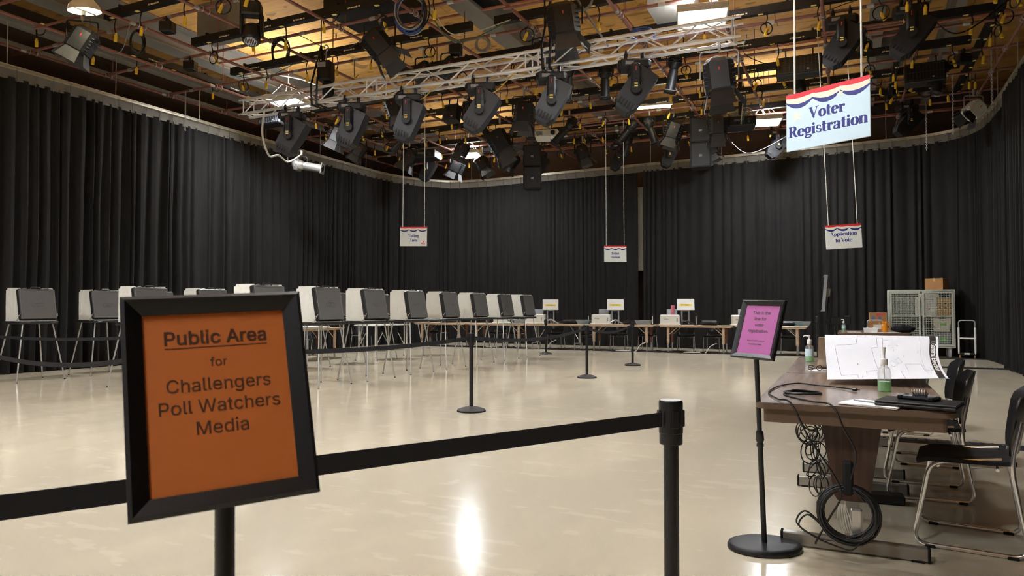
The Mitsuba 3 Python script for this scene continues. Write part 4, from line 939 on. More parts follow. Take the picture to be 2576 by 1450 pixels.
rowB = [(-10.65, 8.14), (-10.65, 9.42), (-10.68, 10.75), (-10.68, 12.1), (-10.7, 13.4), (-10.7, 14.7), (-10.72, 16.0)]
for k, (x, y) in enumerate(rowB):
    w = 'showing over the upper left corner of the orange sign' if k == 0 else ('showing over the middle of the orange sign top' if k == 1 else 'mostly behind the front row')
    thing('voting_booth', f'dark voting booth with pale side panels, {ORD[k]} in the middle row', 'voting booth', BO, at(x, y, 0), 'voting booths in three rows')
for k, ((x, y), w) in enumerate(zip([(-13.27, 7.87), (-13.35, 9.25), (-13.4, 10.5)], ('leftmost in the view, by the curtain', 'second from the left, by the curtain', 'mostly hidden by another booth'))):
    thing('voting_booth', f'dark voting booth with pale side panels, back row, {w}', 'voting booth', BO, at(x, y, 0), 'voting booths in three rows')

# ================================================================== chairs
def shell(w0, w1, h, r, bow, lean, n=15, m=9):
    """a curved chair back: width w0 at the bottom, w1 at the top, bowed backwards in the middle"""
    P_ = []
    for t in np.linspace(0, 1, m):
        z = h * t; w = w0 + (w1 - w0) * t
        cut = 0 if z < h - r else r - math.sqrt(max(r * r - (z - h + r) ** 2, 0))
        cb = 0 if z > r * .6 else (r * .6 - z) * .35
        x = np.linspace(-w / 2 + cut + cb, w / 2 - cut - cb, n)
        P_.append(np.stack([x, lean * t * h + bow * (1 - (2 * x / w0) ** 2) , np.full(n, z)], 1))
    return slab(np.array(P_), .010)
def chair(sled=True):
    """faces -y; its seat centre over the origin; seat .485 high"""
    sz = .485
    g_ = []
    for t in np.linspace(0, 1, 9):
        y = -.235 + .46 * t; x = np.linspace(-1, 1, 13)
        w = .235 - .03 * (abs(t - .5) * 2) ** 3
        g_.append(np.stack([x * w, np.full(13, y), sz - .018 * (1 - x ** 2) * (0.3 + t) - (.022 * (1 - t * 5) ** 2 if t < .2 else 0) + .01 * t], 1))
    seat = slab(np.array(g_)[:, ::-1], .022)
    back = mv(shell(.41, .47, .345, .10, .055, .20), 0, .19, sz + .035)
    ps = [('seat', P(seat, 'mat_seat', 50)), ('backrest', P(back, 'mat_chair', 50))]
    for s in (-1, 1):
        if sled:
            q = fillet([(s * .20, .16, sz + .015), (s * .225, -.17, sz - .03), (s * .245, -.25, .014), (s * .245, .27, .014), (s * .225, .20, sz - .02), (s * .20, .245, sz + .22)], .075, 8)
        else:
            q = fillet([(s * .235, -.22, .0), (s * .22, -.19, sz - .03), (s * .22, .19, sz - .03), (s * .235, .26, 0)], .05, 6)
        ps.append(('leg_frame', P(tube(q, .0115, 10), 'mat_chrome', 60), [('glide', P(cat(bx(s * .245, -.17, .008, .03, .05, .018, .004), bx(s * .245, .20, .008, .03, .05, .018, .004)), 'mat_rubber'))]))
    ps.append(('cross_bar', P(cat(cyl((-.21, -.13, sz - .045), (.21, -.13, sz - .045), .009, 8), cyl((-.21, .14, sz - .04), (.21, .14, sz - .04), .009, 8)), 'mat_chrome', 60)))
    if not sled:
        ps += [('back_post', P(cyl((s * .21, .20, sz - .03), (s * .20, .25, sz + .24), .010, 8), 'mat_chrome', 60)) for s in (-1, 1)]
    return ps
CH, CF = chair(True), chair(False)
for x, y, rz, w in ((.585, 4.72, 97, 'nearest one'), (.47, 5.80, 90, 'second one'), (.56, 7.0, 88, 'third one'), (.5, 8.6, 90, 'fourth one, behind the map')):
    thing('chair', f'black shell chair on chrome runners at the long brown table, {w}', 'chair', CH, at(x, y, 0, rz=-rz))
far_ch = [(-12.9, 21.3, 'behind the corner table at the left end'), (-10.6, 21.35, 'first from the left behind the far tables'), (-9.9, 21.35, 'second from the left behind the far tables'), (-8.55, 21.4, 'under the station one screen'), (-7.60, 21.4, 'right of the station one screen'), (-6.45, 21.4, 'under the station three screen'), (-5.55, 21.4, 'at the pale slit in the curtain'), (-4.38, 21.4, 'under the station two screen'), (-3.60, 21.4, 'right of the station two screen'), (-1.50, 21.4, 'at the rightmost far table')]
for k, (x, y, w) in enumerate(far_ch):
    thing('chair', f'black chair with thin chrome legs {w}', 'chair', CF, at(x, y, 0, rz=(-4, 5, -3, 6)[k % 4]), 'chairs behind the far tables')
for x, y, rz, w in ((-13.35, 15.3, 80, 'at the white topped table by the left curtain'), (-13.6, 17.9, 70, 'by the left curtain next to the white legged table')):
    thing('chair', f'black chair with thin chrome legs {w}', 'chair', CF, at(x, y, 0, rz=rz))

# ------------------------------------------------------------------ long brown tables in front
TZ = .80
def brown_table(L, W, near=True):
    """length along +y from its front edge at y = 0"""
    top = extr(affinity.translate(rrect(W, L, .055, 5), 0, L / 2), .034)
    top = mv(top, 0, 0, TZ - .034)
    edge_poly = rrect(W + .012, L + .012, .06, 6).difference(rrect(W - .004, L - .004, .053, 6))
    edge = mv(extr(affinity.translate(edge_poly, 0, L / 2), .026), 0, 0, TZ - .031)
    ap = rrect(W - .07, L - .07, .02, 2).difference(rrect(W - .11, L - .11, .015, 2))
    apron = mv(extr(affinity.translate(ap, 0, L / 2), .072), 0, 0, TZ - .106)
    ps = [('top', P(top, 'mat_laminate'), [('edge_band', P(edge, 'mat_table_edge', 25))]), ('apron', P(apron, 'mat_table_edge'))]
    for y in ((.24, L - .24)):
        tr = Polygon([(-.150, TZ - .09), (.150, TZ - .09), (.085, .30), (.07, .275), (-.07, .275), (-.085, .30)])
        pd = mv(upright(extr(tr, .05)), -.0, y + .025)
        post = bx(0, y, .17, .075, .045, .30, .006)
        foot = cat(bx(0, y, .040, .70, .055, .068, .006))
        caps = cat([bx(s * .352, y, .040, .012, .060, .074, .003) for s in (-1, 1)] + [bx(s * .30, y, .006, .06, .06, .013, .003) for s in (-1, 1)])
        ps.append(('pedestal', P(pd, 'mat_pedestal'), [('post', P(post, 'mat_foot'))]))
        ps.append(('foot_bar', P(foot, 'mat_foot'), [('end_caps', P(caps, 'mat_rubber'))]))
    return ps
thing('table', 'long brown folding table in the foreground, nearest one, with the laptop and sanitizer on it', 'table', brown_table(1.90, .915), at(.005, 3.985, 0))
thing('table', 'long brown folding table set end to end behind the nearest one', 'table', brown_table(1.90, .915), at(.015, 5.90, 0, rz=.6))
thing('table', 'brown folding table further back with an orange bottle and a white box on it', 'table', brown_table(1.95, 1.30), at(.45, 15.75, 0, rz=0))

# ------------------------------------------------------------------ far oak tables
def oak_table(L, W=.78, kind='wood'):
    top = bx(0, 0, TZ - .014, L, W, .028, .006)
    ap = cat(bx(0, -W / 2 + .03, TZ - .046, L - .08, .02, .036), bx(0, W / 2 - .03, TZ - .046, L - .08, .02, .036), bx(-L / 2 + .05, 0, TZ - .046, .02, W - .06, .036), bx(L / 2 - .05, 0, TZ - .046, .02, W - .06, .036))
    ps = [('top', P(top, 'mat_oak')), ('apron', P(ap, 'mat_oak'))]
    for sx in (-1, 1):
        x = sx * (L / 2 - .26)
        if kind == 'wood':
            for sy in (-1, 1):
                y = sy * (W / 2 - .12)
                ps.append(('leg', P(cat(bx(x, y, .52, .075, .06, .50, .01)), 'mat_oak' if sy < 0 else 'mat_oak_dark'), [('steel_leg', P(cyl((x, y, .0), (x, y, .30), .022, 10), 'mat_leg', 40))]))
            ps.append(('brace', P(cat(tube([(x, -W / 2 + .12, .50), (x - sx * .30, -W / 2 + .12, TZ - .03)], .011, 6), tube([(x, W / 2 - .12, .50), (x - sx * .30, W / 2 - .12, TZ - .03)], .011, 6)), 'mat_oak')))
        else:
            q = fillet([(x - .05, -W / 2 + .06, 0), (x - .05, -W / 2 + .06, .20), (x, -.06, .20), (x, -.06, TZ - .05)], .05)
            q2 = fillet([(x - .05, W / 2 - .06, 0), (x - .05, W / 2 - .06, .20), (x, .06, .20), (x, .06, TZ - .05)], .05)
            ps.append(('leg', P(cat(tube(q, .018, 8), tube(q2, .018, 8), tube([(x, 0, .25), (x - sx * .34, 0, TZ - .03)], .010, 6)), 'mat_leg', 40)))
    return ps
ft = [(-12.45, 1.95, 'wood', 'leftmost, behind the voting booths'), (-10.3, 2.05, 'wood', 'second from the left, behind the voting booths'), (-8.28, 1.95, 'metal', 'on bent metal legs under station one'), (-6.20, 2.15, 'wood', 'under the station three screen'), (-3.97, 2.08, 'wood', 'under the station two screen'), (-1.93, 1.86, 'wood', 'rightmost, behind the purple sign')]
for x, L, kd, w in ft:
    thing('table', f'pale wooden table before the back curtain, {w}', 'table', oak_table(L, kind=kd), at(x, 20.95, 0))
thing('table', 'pale wooden table with a white sheet on it along the left curtain behind the booths', 'table', oak_table(2.0), at(-12.2, 13.85, 0, rz=90))
thing('paper_sheet', 'thick white sheet lying on the wooden table by the left curtain', 'paper', P(bx(0, 0, .02, .6, 1.3, .055, .01), 'mat_white'), at(-12.1, 13.6, TZ))
thing('table', 'white legged table standing behind the middle row of booths by the left curtain', 'table', [('top', P(bx(0, 0, TZ - .02, .76, 1.8, .04, .01), 'mat_white_plastic'))] + [('leg', P(cat(cyl((x, y, 0), (x, y, TZ - .04), .022, 8), tube([(x, y, .15), (x, y - math.copysign(.35, y), .55)], .012, 6)), 'mat_white_plastic', 40)) for x in (-.3, .3) for y in (-.75, .75)], at(-12.9, 18.0, 0))

# ------------------------------------------------------------------ polling station machines
def station(num):
    hd = rot(bx(0, 0, 0, .50, .035, .34, .01), 'x', -14)
    ppr = rot(bx(0, -.021, 0, .50, .004, .33, .001), 'x', -14)
    yl = rot(bx(0, -.0245, -.02, .36, .003, .058), 'x', -14)
    tx_ = rot(mv(upright(sans(f'STATION {num}', .034, True, .001)), 0, -.026, -.037), 'x', -14)
    st_ = cat(hull([(x, y, z) for x, y, z in [(-.10, .03, .42), (.10, .03, .42), (.14, .05, .02), (-.14, .05, .02), (-.10, .09, .42), (.10, .09, .42), (.14, .13, .02), (-.14, .13, .02)]]))
    st_ = cat(bx(-.10, .06, .24, .045, .06, .44, .01), bx(.10, .06, .24, .045, .06, .44, .01), bx(0, .06, .43, .24, .06, .06, .01), bx(0, .06, .12, .24, .05, .05, .01))
    ft_ = cat(tube([(0, .06, .14), (-.25, -.08, .012)], .022, 6), tube([(0, .06, .14), (.25, -.08, .012)], .022, 6), tube([(0, .06, .14), (0, .26, .012)], .022, 6))
    return [('screen_box', P(mv(hd, 0, 0, .60), 'mat_printer'), [('paper_sign', P(mv(ppr, 0, 0, .60), 'mat_white')), ('yellow_strip', P(mv(yl, 0, 0, .60), 'mat_yellow_print')), ('lettering', P(mv(tx_, 0, 0, .60), 'mat_ink'))]),
            ('column', P(st_, 'mat_grey_bin')), ('feet', P(ft_, 'mat_silver' if num != 2 else 'mat_black')), ('mechanism', P(cat(bx(0, .07, .27, .1, .05, .14, .02), bx(.03, .04, .25, .05, .04, .06, .01)), 'mat_black')), ('side_cable', P(tube(bez((.26, .05, .66), (.31, .06, .40), (.30, .10, .18), (.36, .1, .02)), .008, 6), 'mat_cable'))]
for num, x, w in ((1, -8.55, 'nearest to the voting booths'), (3, -6.42, 'left of the pale curtain slit'), (2, -4.30, 'with a pink card beside it')):
    thing('ballot_station', f'white screen on a stand reading STATION {num}, {w}', 'voting machine', station(num), at(x, 20.95, TZ, rz=20))
thing('pink_tag', 'pink card hanging beside the station two screen', 'card', P(bx(0, 0, 0, .11, .004, .28, .002), 'mat_pink'), at(-4.66, 20.9, TZ + .44, rz=20))
def printer():
    b = bx(0, 0, .15, .56, .44, .30, .025); tr = rot(bx(0, 0, 0, .30, .006, .22, .003), 'x', -18)
    return [('body', P(cat(b, bx(0, -.02, .02, .62, .46, .04, .01)), 'mat_printer', 25)), ('paper_tray', P(mv(tr, .06, .12, .36), 'mat_grey_bin')), ('marking', P(cat([box(-.18 + k * .028, -.16 + k * .028, -.2215, -.220, .155, .185) for k in range(5)]), 'mat_grey_bin')), ('button_panel', P(cat(bx(.21, -.221, .15, .04, .004, .11), bx(0, -.221, .03, .4, .004, .02)), 'mat_sticker_grey'))]
for x, w in ((-9.02, 'left of the station one screen'), (-6.85, 'left of the station three screen'), (-4.75, 'left of the station two screen'), (-2.72, 'on the rightmost far table, half hidden by the purple sign'), (-10.2, 'behind the voting booths')):
    thing('printer', f'cream desktop printer {w}', 'printer', printer(), at(x, 20.9, TZ, rz=12))
def case(): return [('bag', P(bx(0, 0, .07, .50, .34, .14, .05), 'mat_black')), ('handle', P(tube(fillet([(-.1, -.17, .08), (-.08, -.21, .08), (.08, -.21, .08), (.1, -.17, .08)], .02), .010, 6), 'mat_black_matte'))]
for x, w in ((-7.88, 'right of the station one screen'), (-5.92, 'behind the far stanchion on the station three table'), (-3.62, 'right of the station two screen'), (-1.45, 'on the rightmost far table'), (-9.9, 'behind the voting booths, on the second far table'), (-12.3, 'behind the voting booths, on the leftmost far table')):
    thing('soft_case', f'black zipped case {w}', 'case', case(), at(x, 20.95, TZ, rz=8))
for x, w in ((-7.42, 'at the right end of the station one table'), (-5.55, 'at the right end of the station three table'), (-1.15, 'at the right end of the rightmost far table'), (-9.62, 'behind the last voting booths')):
    thing('tray', f'grey plastic tray {w}', 'tray', P(lathe([(.17, 0), (.22, .10), (.235, .12), (.21, .12), (.16, .02)], 4) if 0 else hull([(x_ * s, y_ * s, z) for x_, y_ in ((-.17, -.13), (.17, -.13), (.17, .13), (-.17, .13)) for s, z in ((1, 0), (1.35, .13))]), 'mat_grey_bin'), at(x, 20.95, TZ))
for x, w in ((-5.25, 'at the right end of the station three table'), (-3.98, 'right of the station two screen'), (-7.25, 'at the right end of the station one table')):
    thing('clip_stand', f'small black desk clip stand {w}', 'stand', [('base', P(lathe([(.05, 0), (.05, .012), (.01, .02)], 12), 'mat_black')), ('stem', P(cyl((0, 0, .01), (0, 0, .26), .012, 8), 'mat_white_plastic')), ('clip', P(cat(bx(0, 0, .30, .05, .03, .09, .01), bx(.03, 0, .26, .07, .03, .03, .01)), 'mat_black'))], at(x, 20.85, TZ))
for x, w in ((-7.2, 'right end of the station one table'), (-3.1, 'right end of the station two table'), (-1.3, 'right end of the rightmost far table'), (-10.0, 'second far table behind the booths')):
    thing('paper_sheet', f'green paper lying at the {w}', 'paper', P(bx(0, 0, .003, .42, .22, .006), 'mat_green_cable'), at(x, 20.72, TZ))
def strip():
    return [('body', P(bx(0, 0, .02, .46, .07, .04, .008), 'mat_white_cable')), ('cord', P(tube(bez((.23, 0, .02), (.38, -.03, .02), (.50, .05, .20), (.68, .06, .30)), .014, 6), 'mat_white_cable', 50))]
for x, y, w, rz in ((-4.05, 20.55, 'under the station two table', 0), (-6.05, 20.5, 'under the station three table', 0), (-8.95, 20.6, 'under the station one table', 10), (-10.5, 20.7, 'behind the last voting booths', 0)):
    thing('power_strip', f'white power strip on the floor {w}', 'power strip', strip(), at(x, y, 0, rz=rz))
for k, (x0, x1, w) in enumerate(((-12.9, -11.0, 'behind the booths, left'), (-10.9, -9.2, 'behind the booths, right'), (-9.1, -7.2, 'under the station one table'), (-7.1, -5.1, 'under the station three table'), (-5.0, -2.9, 'under the station two table'), (-2.8, -1.0, 'under the rightmost far table'))):
    g = np.random.default_rng(60 + k); ms = []
    for j in range(5):
        n = 9; xs = np.linspace(x0, x1, n) + g.normal(0, .05, n)
        ms.append(tube(bez(*np.stack([xs, 20.75 + .12 * j - .25 + g.normal(0, .07, n), np.full(n, .014) + abs(g.normal(0, .006, n))], 1), n=6), .013, 6))
    thing('floor_cables', f'tangle of black cables on the floor {w}', 'cable', P(cat(ms), 'mat_cable', 50), kind='stuff')

# ------------------------------------------------------------------ things on the nearest table
def sanitizer(fill, pump_down=False):
    R = .034; pr = [(R * .9, 0), (R, .008), (R, .105), (R * .82, .128), (R * .45, .140), (R * .42, .150)]
    body = lathe(pr, 24)
    gel = lathe([(R * .86, .004), (R * .93, .010), (R * .93, fill), (R * .90, fill + .002)], 24)
    lab = lathe([(R * 1.012, .045), (R * 1.012, .105)], 24)
    lab = (lab[0][:-2], lab[1][(lab[1] < len(lab[0]) - 2).all(1)])
    neck = lathe([(.017, .146), (.0185, .15), (.0185, .178), (.015, .182)], 16)
    stem = cyl((0, 0, .18), (0, 0, .205), .006, 10)
    head = cat(bx(-.004, 0, .212, .024, .018, .018, .005), bx(-.028, 0, .213, .034, .010, .010, .004), cyl((-.042, 0, .213), (-.046, 0, .202), .004, 6)) if not pump_down else lathe([(.006, .20), (.008, .225), (.011, .24), (.011, .246)], 14)
    tb_ = cyl((0, 0, .02), (0, 0, .15), .003, 6)
    return [('bottle', P(body, 'mat_clear', 30)), ('gel', P(gel, 'mat_gel', 30)), ('collar', P(neck, 'mat_white', 30)), ('pump', P(cat(stem, head), 'mat_white', 30)), ('dip_tube', P(tb_, 'mat_cream'))] + ([] if pump_down else [('label', P(lab, 'mat_sign_blue', 30))])
thing('sanitizer_bottle', 'clear pump bottle with a little green gel standing in front of the paper map', 'bottle', sanitizer(.055, True), at(.188, 4.80, TZ, s=1.08))
thing('sanitizer_bottle', 'clear pump bottle with a pale label and green gel left of the paper map', 'bottle', sanitizer(.05), at(-.335, 7.20, TZ, s=1.12, rz=20))
thing('sanitizer_bottle', 'small pump bottle of green gel on the brown table in front of the wire cage', 'bottle', sanitizer(.09), at(-.10, 17.2, TZ, s=1.15))
L1, L2, L3 = np.array([.095, 4.274]), np.array([.512, 4.058]), np.array([.28, 3.925])
lx = L2 - L3; lw = np.linalg.norm(lx); ang = math.degrees(math.atan2(lx[1], lx[0]))
def laptop():
    w, d = .355, .25
    return [('base', P(bx(0, 0, .010, w, d, .016, .005), 'mat_black')), ('lid', P(bx(0, .002, .0235, w, d, .009, .003), 'mat_black')), ('hinge', P(cyl((-w * .4, d / 2, .016), (w * .4, d / 2, .016), .006, 8), 'mat_black_gloss'))]
thing('laptop', 'closed black laptop lying on the nearest table', 'laptop', laptop(), at(.315, 4.10, TZ + .008, rz=-15, rx=0))
def phone():
    return [('case', P(bx(0, 0, .009, .165, .088, .018, .008), 'mat_black_matte', 30)), ('bumper', P(cat([bx(sx * .074, sy * .038, .010, .026, .020, .022, .006) for sx in (-1, 1) for sy in (-1, 1)]), 'mat_rubber')), ('screen', P(bx(0, 0, .0182, .148, .074, .001), 'mat_black_gloss'))]
thing('phone', 'black phone in a rugged case lying on the closed laptop', 'phone', phone(), at(.315, 4.13, TZ + .037, rz=-28))
th = np.linspace(0, 2 * math.pi * 6, 90)
spr = np.stack([np.linspace(-.035, .035, 90), .013 * np.cos(th), .014 + .013 * np.sin(th)], 1)
thing('spiral_bracelet', 'silver coiled spring bracelet lying on the phone', 'bracelet', P(cat(tube(spr, .0042, 8), mv(cyl((-.034, 0, .014), (.034, 0, .014), .009, 10), 0)), 'mat_chrome', 60), at(.320, 4.165, TZ + .056, rz=-20))
thing('paper_stack', 'stack of white papers with a blue printed edge half under the laptop', 'paper', [('sheets', P(cat([rot(bx(0, 0, .002 + .003 * k, .28, .215, .0026), 'z', a) for k, a in enumerate((0, 3, -2))]), 'mat_paper')), ('blue_band', P(rot(bx(.06, .03, .0112, .10, .05, .001), 'z', -2), 'mat_blue_print')), ('pen', P(cyl((-.11, .02, .014), (.03, -.02, .014), .004, 8), 'mat_grey_bin'))], at(.115, 4.115, TZ + .001, rz=-22))
thing('reading_glasses', 'black framed glasses and white papers left of the paper map', 'glasses', [('papers', P(cat(bx(0, .02, .004, .16, .10, .008), rot(bx(.05, .05, .012, .14, .09, .006), 'z', 12)), 'mat_paper')), ('glasses', P(cat(tube([(-.06 + .022 * math.cos(t), -.05, .032 + .018 * math.sin(t)) for t in np.linspace(0, 6.28, 13)], .003, 5), tube([(.0 + .022 * math.cos(t), -.05, .032 + .018 * math.sin(t)) for t in np.linspace(0, 6.28, 13)], .003, 5), tube([(-.08, -.05, .035), (-.02, .06, .012)], .003, 5), tube([(.02, -.05, .035), (.09, .06, .012)], .003, 5)), 'mat_black'))], at(-.21, 6.10, TZ, s=1.0))
cb = bez((.019, 4.742, TZ + .012), (-.06, 4.86, TZ + .008), (-.20, 4.95, TZ + .008), (-.305, 5.005, TZ + .008), (-.40, 4.78, TZ + .008), (-.425, 4.40, TZ + .008), (-.35, 4.09, TZ + .01), (-.275, 3.965, TZ + .004), (-.19, 3.93, .64), (-.075, 3.93, .46), (.0 - .045, 3.94, .36), (-.10, 3.95, .24), (-.16, 3.95, .12), (-.165, 3.97, .10))
thing('cable', 'black cord lying along the left of the nearest table and hanging over its front edge', 'cable', [('cord', P(tube(cb, .0048, 8), 'mat_cable', 50)), ('plug', P(cat(bx(0, 0, 0, .028, .020, .016, .004), cyl((.012, 0, 0), (.03, 0, 0), .003, 5)), 'mat_black'), None, at(.028, 4.735, TZ + .012, rz=-20))])
th = np.linspace(0, 2 * math.pi * 2.3, 60)
lp = np.stack([-.245 + (.105 - .006 * th / 6) * np.cos(th + .4), 4.462 + (.085 - .004 * th / 6) * np.sin(th + .4), TZ + .005 + .004 * th / 6], 1)
cc = np.vstack([lp, bez(lp[-1], (-.34, 4.36, TZ + .006), (-.25, 4.18, TZ + .006), (-.17, 4.06, TZ + .008), (-.08, 3.965, TZ + .004), (-.03, 3.93, .70), (.025, 3.925, .58), (.005, 3.93, .47), (.0, 3.94, .42), (.06, 3.945, .34))[1:]])
thing('cable', 'black cord coiled on the nearest table and running down over its front edge', 'cable', P(tube(cc, .0048, 8), 'mat_cable', 50))
thing('cable_coil', 'thick coil of black cable hanging from a strap on the table pedestal', 'cable coil', [('cable', P(coil(.128, .0062, 17, .085, 21, n=8, squash=1.02), 'mat_cable', 50)), ('strap', P(bx(-.0, .0, .045, .05, .05, .17, .012), 'mat_black_matte')), ('loose_loop', P(tube(bez((-.12, .0, -.20), (-.20, -.01, -.14), (-.24, -.02, -.20), (-.16, -.02, -.26), (-.05, -.01, -.30), (.02, -.02, -.30), (.07, -.01, -.22)), .0045, 6), 'mat_cable', 50)), ('loose_loop', P(tube(bez((-.12, .01, -.21), (-.19, .0, -.16), (-.23, .0, -.22), (-.14, .0, -.27), (-.02, -.01, -.27)), .0045, 6), 'mat_cable', 50))], at(-.012, 3.955, .405))
for k, (y, w) in enumerate(((4.75, 'nearer one'), (5.35, 'farther one'))):
    ms = [mv(rot(coil(.055, .0036, 3, .30, 71 + 5 * k + q, n=6, squash=1.1), 'z', 40 * q), -.24 + .02 * q, y + .05 * q, .60 - .12 * q) for q in range(4)]
    thing('cable_tangle', f'tangle of thin black wires hanging under the left side of the nearest table, {w}', 'cable', P(cat(ms), 'mat_cable', 50))
thing('white_cord_bundle', 'bundle of thin white cords and a white adapter hanging behind the black coil', 'cable', [('cords', P(cat([tube(bez((-.045 + .006 * k, 0, .36), (-.05 + .012 * k, -.01, .28), (-.03 + .010 * k, 0, .22)), .003, 5) for k in range(6)]), 'mat_white_cable')), ('adapter', P(bx(.035, .01, .27, .06, .04, .15, .01), 'mat_silver'))], at(-.012, 4.02, -.06))
thing('power_supply', 'flat dark power supply box under the nearest table', 'box', P(bx(0, 0, .03, .30, .14, .06, .01), 'mat_black'), at(.17, 5.4, .0, rz=4))

# the printed map: a sheet bent over a low ridge, its front edge curling over the table
def map_sheet():
    prof = bez((5.10, .833), (5.16, .838), (5.32, .895), (5.52, 1.01), (5.68, 1.085), (5.78, 1.10), (5.88, 1.075), (6.0, .99), (6.12, .88), (6.19, .81), n=7)
    L = np.concatenate([[0], np.cumsum(np.linalg.norm(np.diff(prof, axis=0), axis=1))])
    return prof, L
prof, PL = map_sheet()
def map_pt(a, s):
    """a across (0..1 left to right), s along the sheet from its front edge"""
    a, s = np.asarray(a, float), np.asarray(s, float)
    y, z = np.interp(s, PL, prof[:, 0]), np.interp(s, PL, prof[:, 1])
    xl = -.132 - .028 * smooth(s / .72); xr = .556 + .004 * smooth(s / .60) - .03 * smooth(np.clip(s / .5, 0, 1)) * smooth(np.clip((.72 - s) / .4, 0, 1))
    lift = .035 * a * np.clip(1 - s / .3, 0, 1)
    return np.stack([xl + (xr - xl) * a, y + .02 * np.sin(a * 3) * 0, z + lift], -1)
def smooth(t):
    t = np.clip(t, 0, 1); return t * t * (3 - 2 * t)
A_, S_ = np.meshgrid(np.linspace(0, 1, 30), PL, indexing='ij')
sheet = slab(map_pt(A_, S_), .0012)
def on_map(m, up_=.0008):
    """a flat drawing in (a, s) units of metres laid on the sheet: x -> across, y -> along"""
    V, F = m; q = map_pt(V[:, 0] / .685, V[:, 1]); e = 1e-3
    n = np.cross(map_pt(V[:, 0] / .685 + e, V[:, 1]) - q, map_pt(V[:, 0] / .685, V[:, 1] + e) - q); n /= np.maximum(np.linalg.norm(n, axis=1, keepdims=True), 1e-12)
    n *= np.sign((n * np.array([0, -.7, .7])).sum(1, keepdims=True))
    return q + n * (up_ + V[:, 2:3]), F
def line(*p, w=.0016):
    p = np.array(p, float); Q = []
    for a, b in zip(p[:-1], p[1:]):
        k = max(int(np.linalg.norm(b - a) / .02), 1); Q += [a + (b - a) * t for t in np.linspace(0, 1, k, endpoint=False)]
    Q.append(p[-1])
    ms = []
    for a, b in zip(Q[:-1], Q[1:]):
        d = (b - a) / max(np.linalg.norm(b - a), 1e-9); n = np.array([-d[1], d[0]]) * w / 2
        ms.append((np.array([[*(a - n), 0], [*(b - n), 0], [*(b + n), 0], [*(a + n), 0]]), np.array([[0, 1, 2], [0, 2, 3]])))
    return cat(ms)
W_, TOPS = .685, float(np.interp(5.78, prof[:, 0], PL))
def mp(x, y): # photo-like sheet coordinates: x from the left edge 0..1, y from the ridge 0 down to the front edge 1
    return (x * W_, TOPS * (1 - y))
draw = [line(mp(.30, .10), mp(.285, .28), mp(.09, .31), mp(.125, .86), mp(.265, .84), mp(.28, .99), mp(.31, .985), mp(.305, .88), mp(.345, .875), mp(.35, .75), mp(.44, .735), mp(.455, .72), mp(.425, .34), mp(.475, .33), mp(.47, .12)),
        line(mp(.30, .10), mp(.30, .02)), line(mp(.47, .12), mp(.52, .125), mp(.53, .6), mp(.485, .605), mp(.49, .70), mp(.55, .68)), line(mp(.52, .18), mp(.58, .185)), line(mp(.49, .75), mp(.505, .98)), line(mp(.485, .605), mp(.565, .68)),
        line(mp(.665, .99), mp(.645, .74), mp(.71, .735), mp(.70, .60), mp(.835, .59), mp(.85, .73), mp(.91, .72), mp(.895, .64)), line(mp(.38, .02), mp(.37, .12), mp(.30, .10)), line(mp(.25, .07), mp(.75, .05), w=.0009), line(mp(.84, .05), mp(.86, .80), w=.0008)]
draw += [line(mp(x, y), mp(x + dx, y + dy), w=.0009) for x, y, dx, dy in ((.57, .3, .02, -.02), (.60, .33, .03, .0), (.64, .28, .02, .03), (.62, .36, .0, .03), (.50, .40, .0, .14), (.70, .45, .0, .05), (.82, .37, .01, .04), (.87, .69, .015, .03), (.89, .70, .0, .02))]
draw += [line(mp(.565, .58), mp(.60, .54), mp(.63, .62), mp(.59, .66), mp(.565, .58), w=.0009), line(mp(.62, .54), mp(.65, .50), mp(.68, .57), mp(.645, .60), mp(.62, .54), w=.0009)]
dot = mv(lathe([(.004, 0), (.004, .0003)], 10), *mp(.285, .62))
band = []
for t0, t1 in zip(np.linspace(.015, TOPS + .02, 34)[:-1], np.linspace(.015, TOPS + .02, 34)[1:]):
    band.append((np.array([[.925 * W_, t0, 0], [.978 * W_, t0, 0], [.978 * W_, t1, 0], [.925 * W_, t1, 0]]), np.array([[0, 1, 2], [0, 2, 3]])))
gt = sans('t General Election', .027, True, .0002)
gt = (np.stack([gt[0][:, 1], -gt[0][:, 0] * 1.25, gt[0][:, 2]], 1), gt[1])
gt = mv(gt, .938 * W_, TOPS * .54)
thing('paper_map', 'white sheet printed with a floor plan and General Election, bent across the tables', 'map', [('sheet', P(sheet, 'mat_map', 60)), ('plan_lines', P(on_map(cat(draw)), 'mat_ink_blue')), ('dot', P(on_map(dot), 'mat_ink')), ('black_band', P(on_map(cat(band)), 'mat_ink')), ('lettering', P(on_map(gt, .0013), 'mat_white'))])
thing('cardboard_roll', 'beige cardboard backing sheet standing under the left end of the paper map', 'cardboard', P(slab(np.array([[(-.235, 6.26, TZ), (-.205, 5.80, 1.08)], [(.30, 6.24, TZ), (.32, 5.80, 1.075)]]), .004), 'mat_map_back'))
thing('basket_bits', 'small brown basket behind the sanitizer bottle at the left end of the map', 'basket', P(cat([coil(.07, .008, 6, .15, 33), lathe([(.05, -.14), (.075, -.04)], 14)]), 'mat_cardboard', 50), at(-.17, 7.3, TZ + .15))

